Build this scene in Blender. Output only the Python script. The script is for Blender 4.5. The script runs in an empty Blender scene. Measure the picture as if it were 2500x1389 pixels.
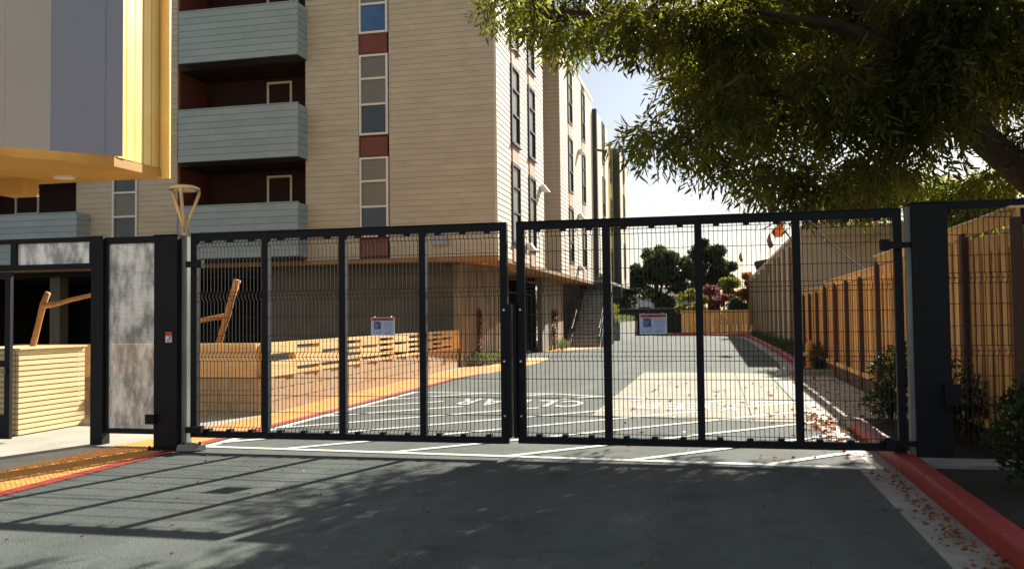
import bpy, math, random
import numpy as np
from mathutils import Vector, Matrix

random.seed(7)
rng = np.random.default_rng(11)
S = bpy.context.scene
COL = S.collection

# ------------------------------------------------------------------ camera
FPX = 2150.0
YAW, PITCH, ROLL = math.atan(490 / FPX), math.atan(80 / FPX), 0.0115
CAM_H = 1.5
def _dir(a, b, f):
    cp, sp = math.cos(PITCH), math.sin(PITCH)
    g, z = f * cp - b * sp, f * sp + b * cp
    s, c = math.sin(YAW), math.cos(YAW)
    return Vector((a * c - g * s, a * s + g * c, z))
cr, sr = math.cos(ROLL), math.sin(ROLL)
_r, _u, _f = _dir(cr, -sr, 0), _dir(sr, cr, 0), _dir(0, 0, 1)
cam_d = bpy.data.cameras.new("camera")
cam = bpy.data.objects.new("camera", cam_d)
COL.objects.link(cam)
m4 = Matrix((( _r.x, _u.x, -_f.x, 0), (_r.y, _u.y, -_f.y, 0), (_r.z, _u.z, -_f.z, CAM_H), (0, 0, 0, 1)))
cam.matrix_world = m4
cam_d.sensor_width = 36.0
cam_d.lens = 36.0 * FPX / 2500.0
cam_d.clip_start, cam_d.clip_end = 0.05, 2000
cam_d.dof.use_dof = True
cam_d.dof.focus_distance = 13.0
cam_d.dof.aperture_fstop = 2.6
S.camera = cam

# ------------------------------------------------------------------ sky, sun, exposure
SUN_AZ, SUN_EL = math.radians(17.5), math.radians(32.8)      # azimuth from +Y towards +X
W = bpy.data.worlds.new("World"); S.world = W; W.use_nodes = True
nt = W.node_tree; nt.nodes.clear()
wo = nt.nodes.new("ShaderNodeOutputWorld"); bg = nt.nodes.new("ShaderNodeBackground")
sky = nt.nodes.new("ShaderNodeTexSky"); sky.sky_type = 'NISHITA'; sky.sun_disc = False
sky.sun_elevation = SUN_EL; sky.sun_rotation = SUN_AZ
sky.air_density = 1.0; sky.dust_density = 1.0; sky.ozone_density = 1.0
tc = nt.nodes.new("ShaderNodeTexCoord"); mp = nt.nodes.new("ShaderNodeMapping")
mp.inputs['Scale'].default_value = (1.2, 1.2, 7.0)
nz = nt.nodes.new("ShaderNodeTexNoise"); nz.inputs['Scale'].default_value = 2.2; nz.inputs['Detail'].default_value = 7; nz.inputs['Roughness'].default_value = .6
cl = nt.nodes.new("ShaderNodeMapRange"); cl.inputs['From Min'].default_value = .42; cl.inputs['From Max'].default_value = .66; cl.inputs['To Max'].default_value = .75; cl.inputs['To Min'].default_value = .05
mx = nt.nodes.new("ShaderNodeMix"); mx.data_type = 'RGBA'
mx.inputs['B'].default_value = (7.8, 7.5, 6.8, 1)
nt.links.new(tc.outputs['Generated'], mp.inputs['Vector']); nt.links.new(mp.outputs[0], nz.inputs['Vector'])
nt.links.new(nz.outputs[0], cl.inputs[0]); nt.links.new(cl.outputs[0], mx.inputs['Factor'])
nt.links.new(sky.outputs[0], mx.inputs['A']); nt.links.new(mx.outputs['Result'], bg.inputs[0])
bg.inputs[1].default_value = 0.041
nt.links.new(bg.outputs[0], wo.inputs[0])
sl = bpy.data.lights.new("sun", 'SUN'); sl.energy = 5.0; sl.angle = math.radians(.5); sl.color = (1, .93, .80)
so = bpy.data.objects.new("sun", sl); COL.objects.link(so)
sd = Vector((math.sin(SUN_AZ) * math.cos(SUN_EL), math.cos(SUN_AZ) * math.cos(SUN_EL), math.sin(SUN_EL)))
so.rotation_euler = sd.to_track_quat('Z', 'Y').to_euler(); so.location = sd * 60
vs = S.view_settings
S.display_settings.display_device = 'sRGB'
vs.view_transform = 'Standard'; vs.look = 'None'; vs.gamma = 1; vs.use_curve_mapping = False
vs.exposure = 1.4
S.cycles.max_bounces = 8; S.cycles.diffuse_bounces = 4; S.cycles.transmission_bounces = 6
S.cycles.use_denoising = True
S.cycles.sample_clamp_indirect = 6

# ------------------------------------------------------------------ materials
def mat(name, c, c2=None, rough=.8, metal=0.0, scale=3.0, stretch=(1, 1, 1), bump=0.0, bscale=None, vary=0.0, detail=5, spec=.5, coat=0.0, contrast=(.35, .65)):
    m = bpy.data.materials.new(name); m.use_nodes = True
    t = m.node_tree; b = t.nodes["Principled BSDF"]
    b.inputs['Roughness'].default_value = rough; b.inputs['Metallic'].default_value = metal
    b.inputs['Specular IOR Level'].default_value = spec
    b.inputs['Coat Weight'].default_value = coat
    c2 = c2 or tuple(x * .75 for x in c)
    geo = t.nodes.new("ShaderNodeNewGeometry"); mpg = t.nodes.new("ShaderNodeMapping"); mpg.inputs['Scale'].default_value = stretch
    oi = t.nodes.new("ShaderNodeObjectInfo")
    ofs = t.nodes.new("ShaderNodeVectorMath"); ofs.operation = 'ADD'
    mul = t.nodes.new("ShaderNodeMath"); mul.operation = 'MULTIPLY'; mul.inputs[1].default_value = 37.0 if vary > 0 else 0.0
    t.links.new(oi.outputs['Random'], mul.inputs[0])
    t.links.new(geo.outputs['Position'], mpg.inputs['Vector']); t.links.new(mpg.outputs[0], ofs.inputs[0]); t.links.new(mul.outputs[0], ofs.inputs[1])
    n = t.nodes.new("ShaderNodeTexNoise"); n.inputs['Scale'].default_value = scale; n.inputs['Detail'].default_value = detail; n.inputs['Roughness'].default_value = .62
    t.links.new(ofs.outputs[0], n.inputs['Vector'])
    r = t.nodes.new("ShaderNodeMapRange"); r.inputs['From Min'].default_value = contrast[0]; r.inputs['From Max'].default_value = contrast[1]
    t.links.new(n.outputs[0], r.inputs[0])
    x = t.nodes.new("ShaderNodeMix"); x.data_type = 'RGBA'
    x.inputs['A'].default_value = (*c2, 1); x.inputs['B'].default_value = (*c, 1)
    t.links.new(r.outputs[0], x.inputs['Factor'])
    h = t.nodes.new("ShaderNodeHueSaturation")
    v = t.nodes.new("ShaderNodeMapRange"); v.inputs['To Min'].default_value = 1 - vary; v.inputs['To Max'].default_value = 1 + vary
    t.links.new(oi.outputs['Random'], v.inputs[0]); t.links.new(v.outputs[0], h.inputs['Value'])
    t.links.new(x.outputs['Result'], h.inputs['Color']); t.links.new(h.outputs[0], b.inputs['Base Color'])
    if bump:
        n2 = t.nodes.new("ShaderNodeTexNoise"); n2.inputs['Scale'].default_value = bscale or scale * 4; n2.inputs['Detail'].default_value = 4
        t.links.new(ofs.outputs[0], n2.inputs['Vector'])
        bp = t.nodes.new("ShaderNodeBump"); bp.inputs['Strength'].default_value = bump; bp.inputs['Distance'].default_value = .02
        t.links.new(n2.outputs[0], bp.inputs['Height']); t.links.new(bp.outputs[0], b.inputs['Normal'])
    return m

def asphalt_mat():
    m = mat("asphalt", (.112, .126, .116), (.080, .092, .089), rough=.9, spec=.15, scale=.55, bump=.5, bscale=70, contrast=(.3, .7))
    t = m.node_tree; b = t.nodes["Principled BSDF"]
    src = b.inputs['Base Color'].links[0].from_socket
    geo = t.nodes.new("ShaderNodeNewGeometry")
    g = t.nodes.new("ShaderNodeTexNoise"); g.inputs['Scale'].default_value = 90; g.inputs['Detail'].default_value = 3
    t.links.new(geo.outputs['Position'], g.inputs['Vector'])
    gr = t.nodes.new("ShaderNodeMapRange"); gr.inputs['From Min'].default_value = .35; gr.inputs['From Max'].default_value = .68; gr.inputs['To Min'].default_value = .72; gr.inputs['To Max'].default_value = 1.35
    t.links.new(g.outputs[0], gr.inputs[0])
    st_ = t.nodes.new("ShaderNodeTexNoise"); st_.inputs['Scale'].default_value = 2.6; st_.inputs['Detail'].default_value = 7; st_.inputs['Roughness'].default_value = .7
    t.links.new(geo.outputs['Position'], st_.inputs['Vector'])
    sr_ = t.nodes.new("ShaderNodeMapRange"); sr_.inputs['From Min'].default_value = .33; sr_.inputs['From Max'].default_value = .48; sr_.inputs['To Min'].default_value = .74; sr_.inputs['To Max'].default_value = 1.0
    t.links.new(st_.outputs[0], sr_.inputs[0])
    # long faint tyre-worn bands and thin cracks
    mpp = t.nodes.new("ShaderNodeMapping"); mpp.inputs['Scale'].default_value = (1.6, .12, 1)
    t.links.new(geo.outputs['Position'], mpp.inputs['Vector'])
    w = t.nodes.new("ShaderNodeTexNoise"); w.inputs['Scale'].default_value = 1.0; w.inputs['Detail'].default_value = 6
    t.links.new(mpp.outputs[0], w.inputs['Vector'])
    wr = t.nodes.new("ShaderNodeMapRange"); wr.inputs['From Min'].default_value = .3; wr.inputs['From Max'].default_value = .7; wr.inputs['To Min'].default_value = .85; wr.inputs['To Max'].default_value = 1.18
    t.links.new(w.outputs[0], wr.inputs[0])
    vo = t.nodes.new("ShaderNodeTexVoronoi"); vo.feature = 'DISTANCE_TO_EDGE'; vo.inputs['Scale'].default_value = .33
    wp = t.nodes.new("ShaderNodeTexNoise"); wp.inputs['Scale'].default_value = 2.0; wp.inputs['Detail'].default_value = 5
    t.links.new(geo.outputs['Position'], wp.inputs['Vector'])
    va = t.nodes.new("ShaderNodeVectorMath"); va.operation = 'MULTIPLY_ADD'; va.inputs[1].default_value = (.5, .5, 0)
    t.links.new(wp.outputs['Color'], va.inputs[0]); t.links.new(geo.outputs['Position'], va.inputs[2]); t.links.new(va.outputs[0], vo.inputs['Vector'])
    cr_ = t.nodes.new("ShaderNodeMapRange"); cr_.inputs['From Max'].default_value = .0028; cr_.inputs['To Min'].default_value = .72
    t.links.new(vo.outputs['Distance'], cr_.inputs[0])
    a = t.nodes.new("ShaderNodeMath"); a.operation = 'MULTIPLY'; t.links.new(gr.outputs[0], a.inputs[0]); t.links.new(wr.outputs[0], a.inputs[1])
    a2 = t.nodes.new("ShaderNodeMath"); a2.operation = 'MULTIPLY'; t.links.new(a.outputs[0], a2.inputs[0]); t.links.new(cr_.outputs[0], a2.inputs[1])
    hs = t.nodes.new("ShaderNodeHueSaturation"); t.links.new(src, hs.inputs['Color']); a3 = t.nodes.new('ShaderNodeMath'); a3.operation = 'MULTIPLY'; t.links.new(a2.outputs[0], a3.inputs[0]); t.links.new(sr_.outputs[0], a3.inputs[1]); t.links.new(a3.outputs[0], hs.inputs['Value'])
    t.links.new(hs.outputs[0], b.inputs['Base Color'])
    return m

def leaf_mat(name, c, tr, frac=.42, vary=.35):
    m = bpy.data.materials.new(name); m.use_nodes = True
    t = m.node_tree; t.nodes.clear()
    o = t.nodes.new("ShaderNodeOutputMaterial"); d = t.nodes.new("ShaderNodeBsdfPrincipled"); d.inputs['Roughness'].default_value = .5
    d.inputs['Specular IOR Level'].default_value = .3
    tl = t.nodes.new("ShaderNodeBsdfTranslucent"); ms = t.nodes.new("ShaderNodeMixShader"); ms.inputs[0].default_value = frac
    geo = t.nodes.new("ShaderNodeNewGeometry")
    def var(col):
        h = t.nodes.new("ShaderNodeHueSaturation"); h.inputs['Color'].default_value = (*col, 1)
        r = t.nodes.new("ShaderNodeMapRange"); r.inputs['To Min'].default_value = 1 - vary; r.inputs['To Max'].default_value = 1 + vary
        t.links.new(geo.outputs['Random Per Island'], r.inputs[0]); t.links.new(r.outputs[0], h.inputs['Value'])
        hr = t.nodes.new("ShaderNodeMapRange"); hr.inputs['To Min'].default_value = .475; hr.inputs['To Max'].default_value = .515
        t.links.new(geo.outputs['Random Per Island'], hr.inputs[0]); t.links.new(hr.outputs[0], h.inputs['Hue'])
        return h.outputs[0]
    t.links.new(var(c), d.inputs['Base Color']); t.links.new(var(tr), tl.inputs['Color'])
    t.links.new(d.outputs[0], ms.inputs[1]); t.links.new(tl.outputs[0], ms.inputs[2]); t.links.new(ms.outputs[0], o.inputs[0])
    return m

def glass_mat(name, c, rough=.06):
    m = mat(name, c, tuple(x * .6 for x in c), rough=rough, scale=1.2, spec=.6, detail=2)
    m.node_tree.nodes["Principled BSDF"].inputs['IOR'].default_value = 1.5
    return m

M = dict(
    asphalt=asphalt_mat(),
    concrete=mat("concrete", (.40, .37, .31), (.28, .26, .22), rough=.9, scale=1.3, bump=.25, bscale=40),
    apron=mat("apron_concrete", (.29, .265, .20), (.22, .20, .155), rough=.9, scale=.9, bump=.3, bscale=50),
    kerbcon=mat("kerb_concrete", (.34, .33, .30), (.22, .215, .195), rough=.9, scale=3, bump=.3, bscale=50),
    boardcon=mat("board_formed_concrete", (.34, .28, .20), (.16, .13, .09), rough=.92, scale=5, stretch=(1, 1, .12), bump=.6, bscale=14, contrast=(.38, .62)),
    darkwall=mat("dark_plaster", (.155, .135, .095), (.11, .098, .072), rough=.9, scale=1.5),
    dark=mat("shade_painted_interior", (.012, .011, .010), (.006, .006, .006), rough=.9),  # deep shade of the open ground floor put into a near-black colour
    paint=mat("white_road_paint", (.72, .71, .64), (.46, .45, .40), rough=.7, scale=22, bump=.15, bscale=80, contrast=(.3, .5)),
    redpaint=mat("red_kerb_paint", (.32, .024, .02), (.16, .055, .045), rough=.6, scale=9, bump=.35, bscale=50, contrast=(.36, .46), detail=9),
    tactile=mat("orange_tactile", (.78, .34, .07), (.66, .27, .055), rough=.7, scale=4),
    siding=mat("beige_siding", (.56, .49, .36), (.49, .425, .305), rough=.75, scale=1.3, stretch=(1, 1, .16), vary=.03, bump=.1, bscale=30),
    sidinglit=mat("sunlit_siding", (.70, .62, .49), (.66, .58, .455), rough=.75, scale=2, vary=.035, bump=.1, bscale=30),  # lighter copy of the beige siding: sunlight on side walls put into colour
    teal=mat("teal_siding", (.33, .405, .415), (.28, .35, .36), rough=.7, scale=1.3, stretch=(1, 1, .2), vary=.04, bump=.1, bscale=30),
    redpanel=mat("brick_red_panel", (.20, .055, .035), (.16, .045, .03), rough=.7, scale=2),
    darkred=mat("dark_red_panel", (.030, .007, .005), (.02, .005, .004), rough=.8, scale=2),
    salmon=mat("salmon_panel", (.52, .33, .24), (.47, .30, .21), rough=.75, scale=2),
    soffit=mat("wood_soffit", (.36, .19, .06), (.26, .13, .04), rough=.7, scale=6, stretch=(.2, 3, 1)),
    winframe=mat("white_window_frame", (.80, .77, .69), (.74, .71, .64), rough=.5),
    bronze=mat("bronze_window_frame", (.065, .045, .04), (.05, .035, .03), rough=.45),
    glass=glass_mat("window_glass", (.045, .05, .042)),
    glass_sky=glass_mat("sky_tinted_glass", (.05, .14, .34)),  # blue sky reflection put into the pane colour
    blind=mat("window_blind", (.16, .15, .11), (.12, .11, .08), rough=.35, scale=2, stretch=(1, 1, 12), spec=.8),
    charcoal=mat("charcoal_panel", (.05, .05, .052), (.04, .04, .042), rough=.6),
    yellow=mat("yellow_green_panel", (.62, .56, .20), (.55, .50, .18), rough=.6),
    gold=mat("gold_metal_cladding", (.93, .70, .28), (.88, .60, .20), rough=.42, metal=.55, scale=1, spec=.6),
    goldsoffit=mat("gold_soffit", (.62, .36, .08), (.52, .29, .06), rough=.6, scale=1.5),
    screengrey=mat("grey_screen_panel", (.36, .37, .45), (.33, .34, .41), rough=.6, scale=.6),
    screenpale=mat("pale_screen_panel", (.62, .57, .51), (.57, .52, .47), rough=.6, scale=.6),
    steel=mat("charcoal_steel", (.010, .011, .015), (.008, .009, .012), rough=.6, scale=6, bump=.08, bscale=90, spec=.22),
    wire=mat("black_wire", (.010, .010, .010), rough=.6),
    galv=mat("galvanised_steel", (.30, .31, .27), (.16, .17, .15), rough=.5, metal=.4, scale=5, stretch=(1, 1, .3)),
    screw=mat("zinc_screw", (.8, .8, .78), rough=.3, metal=.6),
    perf=mat("perforated_aluminium", (.92, .90, .86), (.34, .33, .32), rough=.35, metal=.35, scale=7, stretch=(1, 1, .45), contrast=(.4, .6)),  # shimmer of light on the sheet put into mottled colour
    fencewood=mat("cedar_fence", (.88, .50, .17), (.68, .34, .10), rough=.75, scale=3.2, stretch=(6, 6, .35), vary=.2, bump=.25, bscale=12),
    fencepost=mat("dark_fence_post", (.085, .032, .018), (.055, .022, .014), rough=.8, scale=4, stretch=(4, 4, .4), vary=.1),
    kickboard=mat("kick_board", (.13, .065, .04), (.08, .04, .028), rough=.85, scale=3, stretch=(3, .5, 3)),
    timber=mat("planter_timber", (.80, .55, .25), (.64, .40, .16), rough=.75, scale=3, stretch=(1, .5, 9), vary=.14, bump=.15, bscale=10),
    slat=mat("pale_slat", (.80, .64, .36), (.70, .54, .28), rough=.7, scale=2, stretch=(1, .6, 8), vary=.06),
    block=mat("tan_block", (.42, .315, .19), (.34, .25, .15), rough=.92, scale=8, vary=.05, bump=.3, bscale=40),
    mortar=mat("mortar", (.20, .15, .10), (.16, .12, .08), rough=.95, scale=8),
    log=mat("peeled_log", (.50, .24, .07), (.32, .14, .04), rough=.7, scale=5, stretch=(1, 1, .5), bump=.4, bscale=10),
    mulch=mat("mulch", (.022, .016, .011), (.008, .006, .004), rough=.95, scale=25, bump=1, bscale=60),
    soil=mat("distant_soil", (.13, .11, .08), (.09, .08, .06), rough=.95, scale=.4),
    lamp=mat("cream_lamp_metal", (.50, .42, .30), (.44, .37, .26), rough=.4, metal=.25),
    hydrant=mat("yellow_hydrant", (.72, .32, .015), (.58, .24, .012), rough=.45, scale=9),
    hcap=mat("hydrant_silver", (.6, .58, .52), rough=.5),
    tanwall=mat("tan_stucco", (.50, .385, .27), (.46, .35, .24), rough=.9, scale=1.2, bump=.2, bscale=30),
    tanlight=mat("tan_metal_wall", (.64, .54, .40), (.60, .50, .37), rough=.7, scale=.8),
    tanrib=mat("tan_rib", (.26, .195, .125), (.22, .165, .105), rough=.75),
    redtile=mat("clay_tile", (.42, .12, .05), (.28, .08, .035), rough=.8, scale=5, vary=.4),
    roofdark=mat("dark_shingle", (.09, .07, .06), (.05, .04, .035), rough=.9, scale=12),
    flag=mat("orange_flag", (.85, .24, .05), (.7, .18, .04), rough=.8),
    cloth=mat("tan_cloth", (.35, .20, .12), rough=.8),
    cable=mat("black_cable", (.03, .025, .022), rough=.7),
    signwhite=mat("sign_white", (.55, .62, .80), (.50, .57, .76), rough=.35, scale=3),
    signborder=mat("sign_border", (.80, .78, .76), rough=.4),
    signred=mat("sign_red", (.62, .05, .015), (.5, .04, .012), rough=.4),
    signink=mat("sign_ink", (.02, .025, .09), rough=.5),
    signblue=mat("sign_door_blue", (.16, .20, .48), rough=.5),
    signtext=mat("sign_fine_print", (.16, .21, .42), rough=.5),
    bark=mat("bark", (.055, .035, .022), (.025, .016, .011), rough=.95, scale=6, stretch=(1, 1, .3), bump=.8, bscale=14),
    screenfence=mat("green_windscreen", (.012, .017, .013), (.008, .011, .009), rough=.8, scale=4),
    farwhite=mat("far_white_wall", (.62, .64, .68), (.5, .52, .56), rough=.8),
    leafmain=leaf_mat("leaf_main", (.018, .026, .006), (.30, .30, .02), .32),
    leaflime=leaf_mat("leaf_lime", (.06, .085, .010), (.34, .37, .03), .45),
    leafdark=leaf_mat("leaf_dark", (.045, .062, .030), (.10, .13, .04), .3),  # colour raised to stand in for haze over the far trees
    leafshrub=leaf_mat("leaf_shrub", (.020, .036, .014), (.07, .11, .02), .3),
    leafsage=leaf_mat("leaf_sage", (.15, .20, .10), (.20, .26, .08), .3),
    leafpink=leaf_mat("leaf_plum", (.20, .07, .08), (.26, .09, .09), .4),
    leaforange=leaf_mat("leaf_orange", (.30, .13, .04), (.40, .17, .04), .4),
    leafyellow=leaf_mat("leaf_yellow", (.20, .20, .04), (.28, .28, .05), .4),
    leafdry=leaf_mat("leaf_dry", (.24, .085, .025), (.3, .10, .03), .3),
    leafvine=leaf_mat("leaf_vine", (.10, .035, .018), (.16, .07, .02), .3),
)

# ------------------------------------------------------------------ builders
BOX = [(0, 3, 2, 1), (4, 5, 6, 7), (0, 1, 5, 4), (1, 2, 6, 5), (2, 3, 7, 6), (3, 0, 4, 7)]
def wpos(o):
    v = Vector((0, 0, 0))
    while o is not None:
        v += o.location; o = o.parent
    return v
class MB:
    def __init__(s): s.v, s.f = [], []
    def box(s, x0, x1, y0, y1, z0, z1):
        n = len(s.v)
        s.v += [(x0, y0, z0), (x1, y0, z0), (x1, y1, z0), (x0, y1, z0), (x0, y0, z1), (x1, y0, z1), (x1, y1, z1), (x0, y1, z1)]
        s.f += [tuple(i + n for i in q) for q in BOX]; return s
    def hexa(s, pts):
        n = len(s.v); s.v += [tuple(p) for p in pts]; s.f += [tuple(i + n for i in q) for q in BOX]; return s
    def prism(s, poly, z0, z1):
        n = len(s.v); k = len(poly)
        a = sum(poly[i][0] * poly[(i + 1) % k][1] - poly[(i + 1) % k][0] * poly[i][1] for i in range(k))
        if a < 0: poly = poly[::-1]
        s.v += [(p[0], p[1], z0) for p in poly] + [(p[0], p[1], z1) for p in poly]
        s.f.append(tuple(n + k - 1 - i for i in range(k))); s.f.append(tuple(n + k + i for i in range(k)))
        for i in range(k):
            j = (i + 1) % k; s.f.append((n + i, n + j, n + k + j, n + k + i))
        return s
    def prism_x(s, poly, x0, x1):          # poly in (y, z), extruded along x
        n = len(s.v); k = len(poly)
        a = sum(poly[i][0] * poly[(i + 1) % k][1] - poly[(i + 1) % k][0] * poly[i][1] for i in range(k))
        if a < 0: poly = poly[::-1]
        s.v += [(x0, p[0], p[1]) for p in poly] + [(x1, p[0], p[1]) for p in poly]
        s.f.append(tuple(n + k - 1 - i for i in range(k))); s.f.append(tuple(n + k + i for i in range(k)))
        for i in range(k):
            j = (i + 1) % k; s.f.append((n + i, n + j, n + k + j, n + k + i))
        return s
    def tube(s, pts, rad, sides=6, cap=True):
        pts = [Vector(p) for p in pts]; n0 = len(s.v); k = len(pts)
        rad = rad if isinstance(rad, (list, tuple)) else [rad] * k
        up = Vector((0, 0, 1))
        t0 = (pts[1] - pts[0]).normalized()
        ref = up if abs(t0.dot(up)) < .9 else Vector((1, 0, 0))
        a = t0.cross(ref).normalized()
        for i in range(k):
            t = (pts[min(i + 1, k - 1)] - pts[max(i - 1, 0)]).normalized()
            a = (a - t * a.dot(t)).normalized(); b = t.cross(a)
            for q in range(sides):
                an = 2 * math.pi * (q + .5) / sides
                s.v.append(tuple(pts[i] + (a * math.cos(an) + b * math.sin(an)) * rad[i]))
        for i in range(k - 1):
            for q in range(sides):
                r = (q + 1) % sides
                s.f.append((n0 + i * sides + q, n0 + i * sides + r, n0 + (i + 1) * sides + r, n0 + (i + 1) * sides + q))
        if cap:
            s.f.append(tuple(n0 + sides - 1 - q for q in range(sides))); s.f.append(tuple(n0 + (k - 1) * sides + q for q in range(sides)))
        return s
    def lathe(s, c, prof, sides=16):
        n0 = len(s.v)
        for r, z in prof:
            for q in range(sides):
                an = 2 * math.pi * q / sides; s.v.append((c[0] + r * math.cos(an), c[1] + r * math.sin(an), c[2] + z))
        for i in range(len(prof) - 1):
            for q in range(sides):
                r = (q + 1) % sides
                s.f.append((n0 + i * sides + q, n0 + i * sides + r, n0 + (i + 1) * sides + r, n0 + (i + 1) * sides + q))
        s.f.append(tuple(n0 + sides - 1 - q for q in range(sides))); s.f.append(tuple(n0 + (len(prof) - 1) * sides + q for q in range(sides)))
        return s
    def build(s, name, m, parent=None, smooth=False, bevel=0):
        me = bpy.data.meshes.new(name)
        if parent is None:
            o3 = (0, 0, 0)
        else:
            o3 = tuple(wpos(parent))
        me.from_pydata([(v[0] - o3[0], v[1] - o3[1], v[2] - o3[2]) for v in s.v], [], s.f)
        me.materials.append(m)
        if smooth: me.polygons.foreach_set('use_smooth', [True] * len(me.polygons))
        me.update()
        o = bpy.data.objects.new(name, me); COL.objects.link(o); o.parent = parent
        if bevel:
            b = o.modifiers.new("bevel", 'BEVEL'); b.width = bevel; b.segments = 2; b.limit_method = 'ANGLE'
        return o
def box(x0, x1, y0, y1, z0, z1): return MB().box(x0, x1, y0, y1, z0, z1)
_cache = {}
def piece(name, dx, dy, dz, m, parent, x, y, z, var=0):
    """one plain piece (board, block, tile) sharing its mesh with equal pieces; corner at x, y, z"""
    key = (name, round(dx, 3), round(dy, 3), round(dz, 3), m.name, var)
    me = _cache.get(key)
    if me is None:
        b = MB()
        if var == 1:       # lap siding facing -Y: foot proud
            b.hexa([(0, -.008, 0), (dx, -.008, 0), (dx, dy, 0), (0, dy, 0), (0, .006, dz), (dx, .006, dz), (dx, dy, dz), (0, dy, dz)])
        elif var == 2:     # lap siding facing +X
            b.hexa([(0, 0, 0), (dx + .008, 0, 0), (dx + .008, dy, 0), (0, dy, 0), (0, 0, dz), (dx - .006, 0, dz), (dx - .006, dy, dz), (0, dy, dz)])
        else:
            b.box(0, dx, 0, dy, 0, dz)
        me = bpy.data.meshes.new(name); me.from_pydata(b.v, [], b.f); me.materials.append(m); me.update(); _cache[key] = me
    o = bpy.data.objects.new(name, me); COL.objects.link(o); o.parent = parent
    o.location = Vector((x, y, z)) - (wpos(parent) if parent else Vector((0, 0, 0)))
    return o
def tag(o, label=None, cat=None, group=None, kind=None):
    if label: o['label'] = label
    if cat: o['category'] = cat
    if group: o['group'] = group
    if kind: o['kind'] = kind
    return o
def thing(name, label, cat, loc=(0, 0, 0), group=None):
    o = bpy.data.objects.new(name, None); o.location = loc; o.empty_display_size = .2; COL.objects.link(o)
    return tag(o, label, cat, group)
def struct(name, mb, m, **k):
    o = mb.build(name, m, None, **k); o['kind'] = 'structure'; return o
def stuff(o): o['kind'] = 'stuff'; return o

def text_mesh(txt, m, name, parent, x0, x1, y, z0, z1, ground=False, bold=0.0):
    """flat lettering fitted to a box; upright facing -Y, or on the ground when ground is a matrix"""
    cu = bpy.data.curves.new(name, 'FONT'); cu.body = txt; cu.extrude = 0.0; cu.offset = bold; cu.resolution_u = 3
    tmp = bpy.data.objects.new("tmp_text", cu); COL.objects.link(tmp)
    dg = bpy.context.evaluated_depsgraph_get()
    me = bpy.data.meshes.new_from_object(tmp.evaluated_get(dg)); bpy.data.objects.remove(tmp)
    co = np.empty(len(me.vertices) * 3, np.float32); me.vertices.foreach_get('co', co); co = co.reshape(-1, 3)
    lo, hi = co.min(0), co.max(0); n = (co - lo) / np.maximum(hi - lo, 1e-6)
    out = np.zeros_like(co)
    if ground:
        out[:, 0] = x0 + n[:, 0] * (x1 - x0); out[:, 1] = z0 + n[:, 1] * (z1 - z0); out[:, 2] = y
    else:
        o3 = wpos(parent) if parent else Vector((0, 0, 0))
        out[:, 0] = x0 + n[:, 0] * (x1 - x0) - o3.x; out[:, 1] = y - o3.y; out[:, 2] = z0 + n[:, 1] * (z1 - z0) - o3.z
    me.vertices.foreach_set('co', out.ravel()); me.materials.clear(); me.materials.append(m); me.update(); me.name = name
    o = bpy.data.objects.new(name, me); COL.objects.link(o); o.parent = parent
    return o

def leaf_mesh(name, pos, axis, length, width, m, parent=None, droop=0.0):
    """many folded lance-shaped leaves: numpy arrays pos (n,3), axis (n,3) unit, length (n), width (n)"""
    n = len(pos); r = rng.normal(size=(n, 3)); side = np.cross(axis, r); side /= np.linalg.norm(side, axis=1)[:, None] + 1e-9
    nor = np.cross(axis, side)
    L = length[:, None]; Wd = width[:, None]
    v = np.empty((n, 6, 3), np.float32)
    v[:, 0] = pos; v[:, 1] = pos + axis * L * .33 + side * Wd * .5 + nor * Wd * .16; v[:, 2] = pos + axis * L * .68 + side * Wd * .36 + nor * Wd * .1
    v[:, 3] = pos + axis * L; v[:, 4] = pos + axis * L * .68 - side * Wd * .36 + nor * Wd * .1; v[:, 5] = pos + axis * L * .33 - side * Wd * .5 + nor * Wd * .16
    if parent is not None: v -= np.array(wpos(parent), np.float32)
    me = bpy.data.meshes.new(name)
    me.vertices.add(n * 6); me.vertices.foreach_set('co', v.ravel())
    base = (np.arange(n) * 6)[:, None]
    quads = np.stack([base + np.array([0, 1, 2, 3]), base + np.array([0, 3, 4, 5])], 1).reshape(-1, 4)
    me.loops.add(quads.size); me.loops.foreach_set('vertex_index', quads.ravel().astype(np.int32))
    me.polygons.add(len(quads)); me.polygons.foreach_set('loop_start', (np.arange(len(quads)) * 4).astype(np.int32))
    me.polygons.foreach_set('loop_total', np.full(len(quads), 4, np.int32))
    me.update(calc_edges=True); me.materials.append(m)
    o = bpy.data.objects.new(name, me); COL.objects.link(o); o.parent = parent
    return o
def unit(a): return a / (np.linalg.norm(a, axis=1)[:, None] + 1e-9)
def shell_points(blobs, per, inner=.35):
    out, ctr = [], []
    for (x, y, z, rx, ry, rz, w) in blobs:
        k = max(4, int(per * w)); d = unit(rng.normal(size=(k, 3))); rr = (inner + (1 - inner) * rng.random(k) ** .5)[:, None]
        bump = 1 + .16 * np.sin(d[:, :1] * 7 + x) * np.cos(d[:, 2:] * 6 + y)
        out.append(np.array([x, y, z]) + d * rr * bump * np.array([rx, ry, rz])); ctr.append(d)
    return np.concatenate(out), np.concatenate(ctr)
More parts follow.
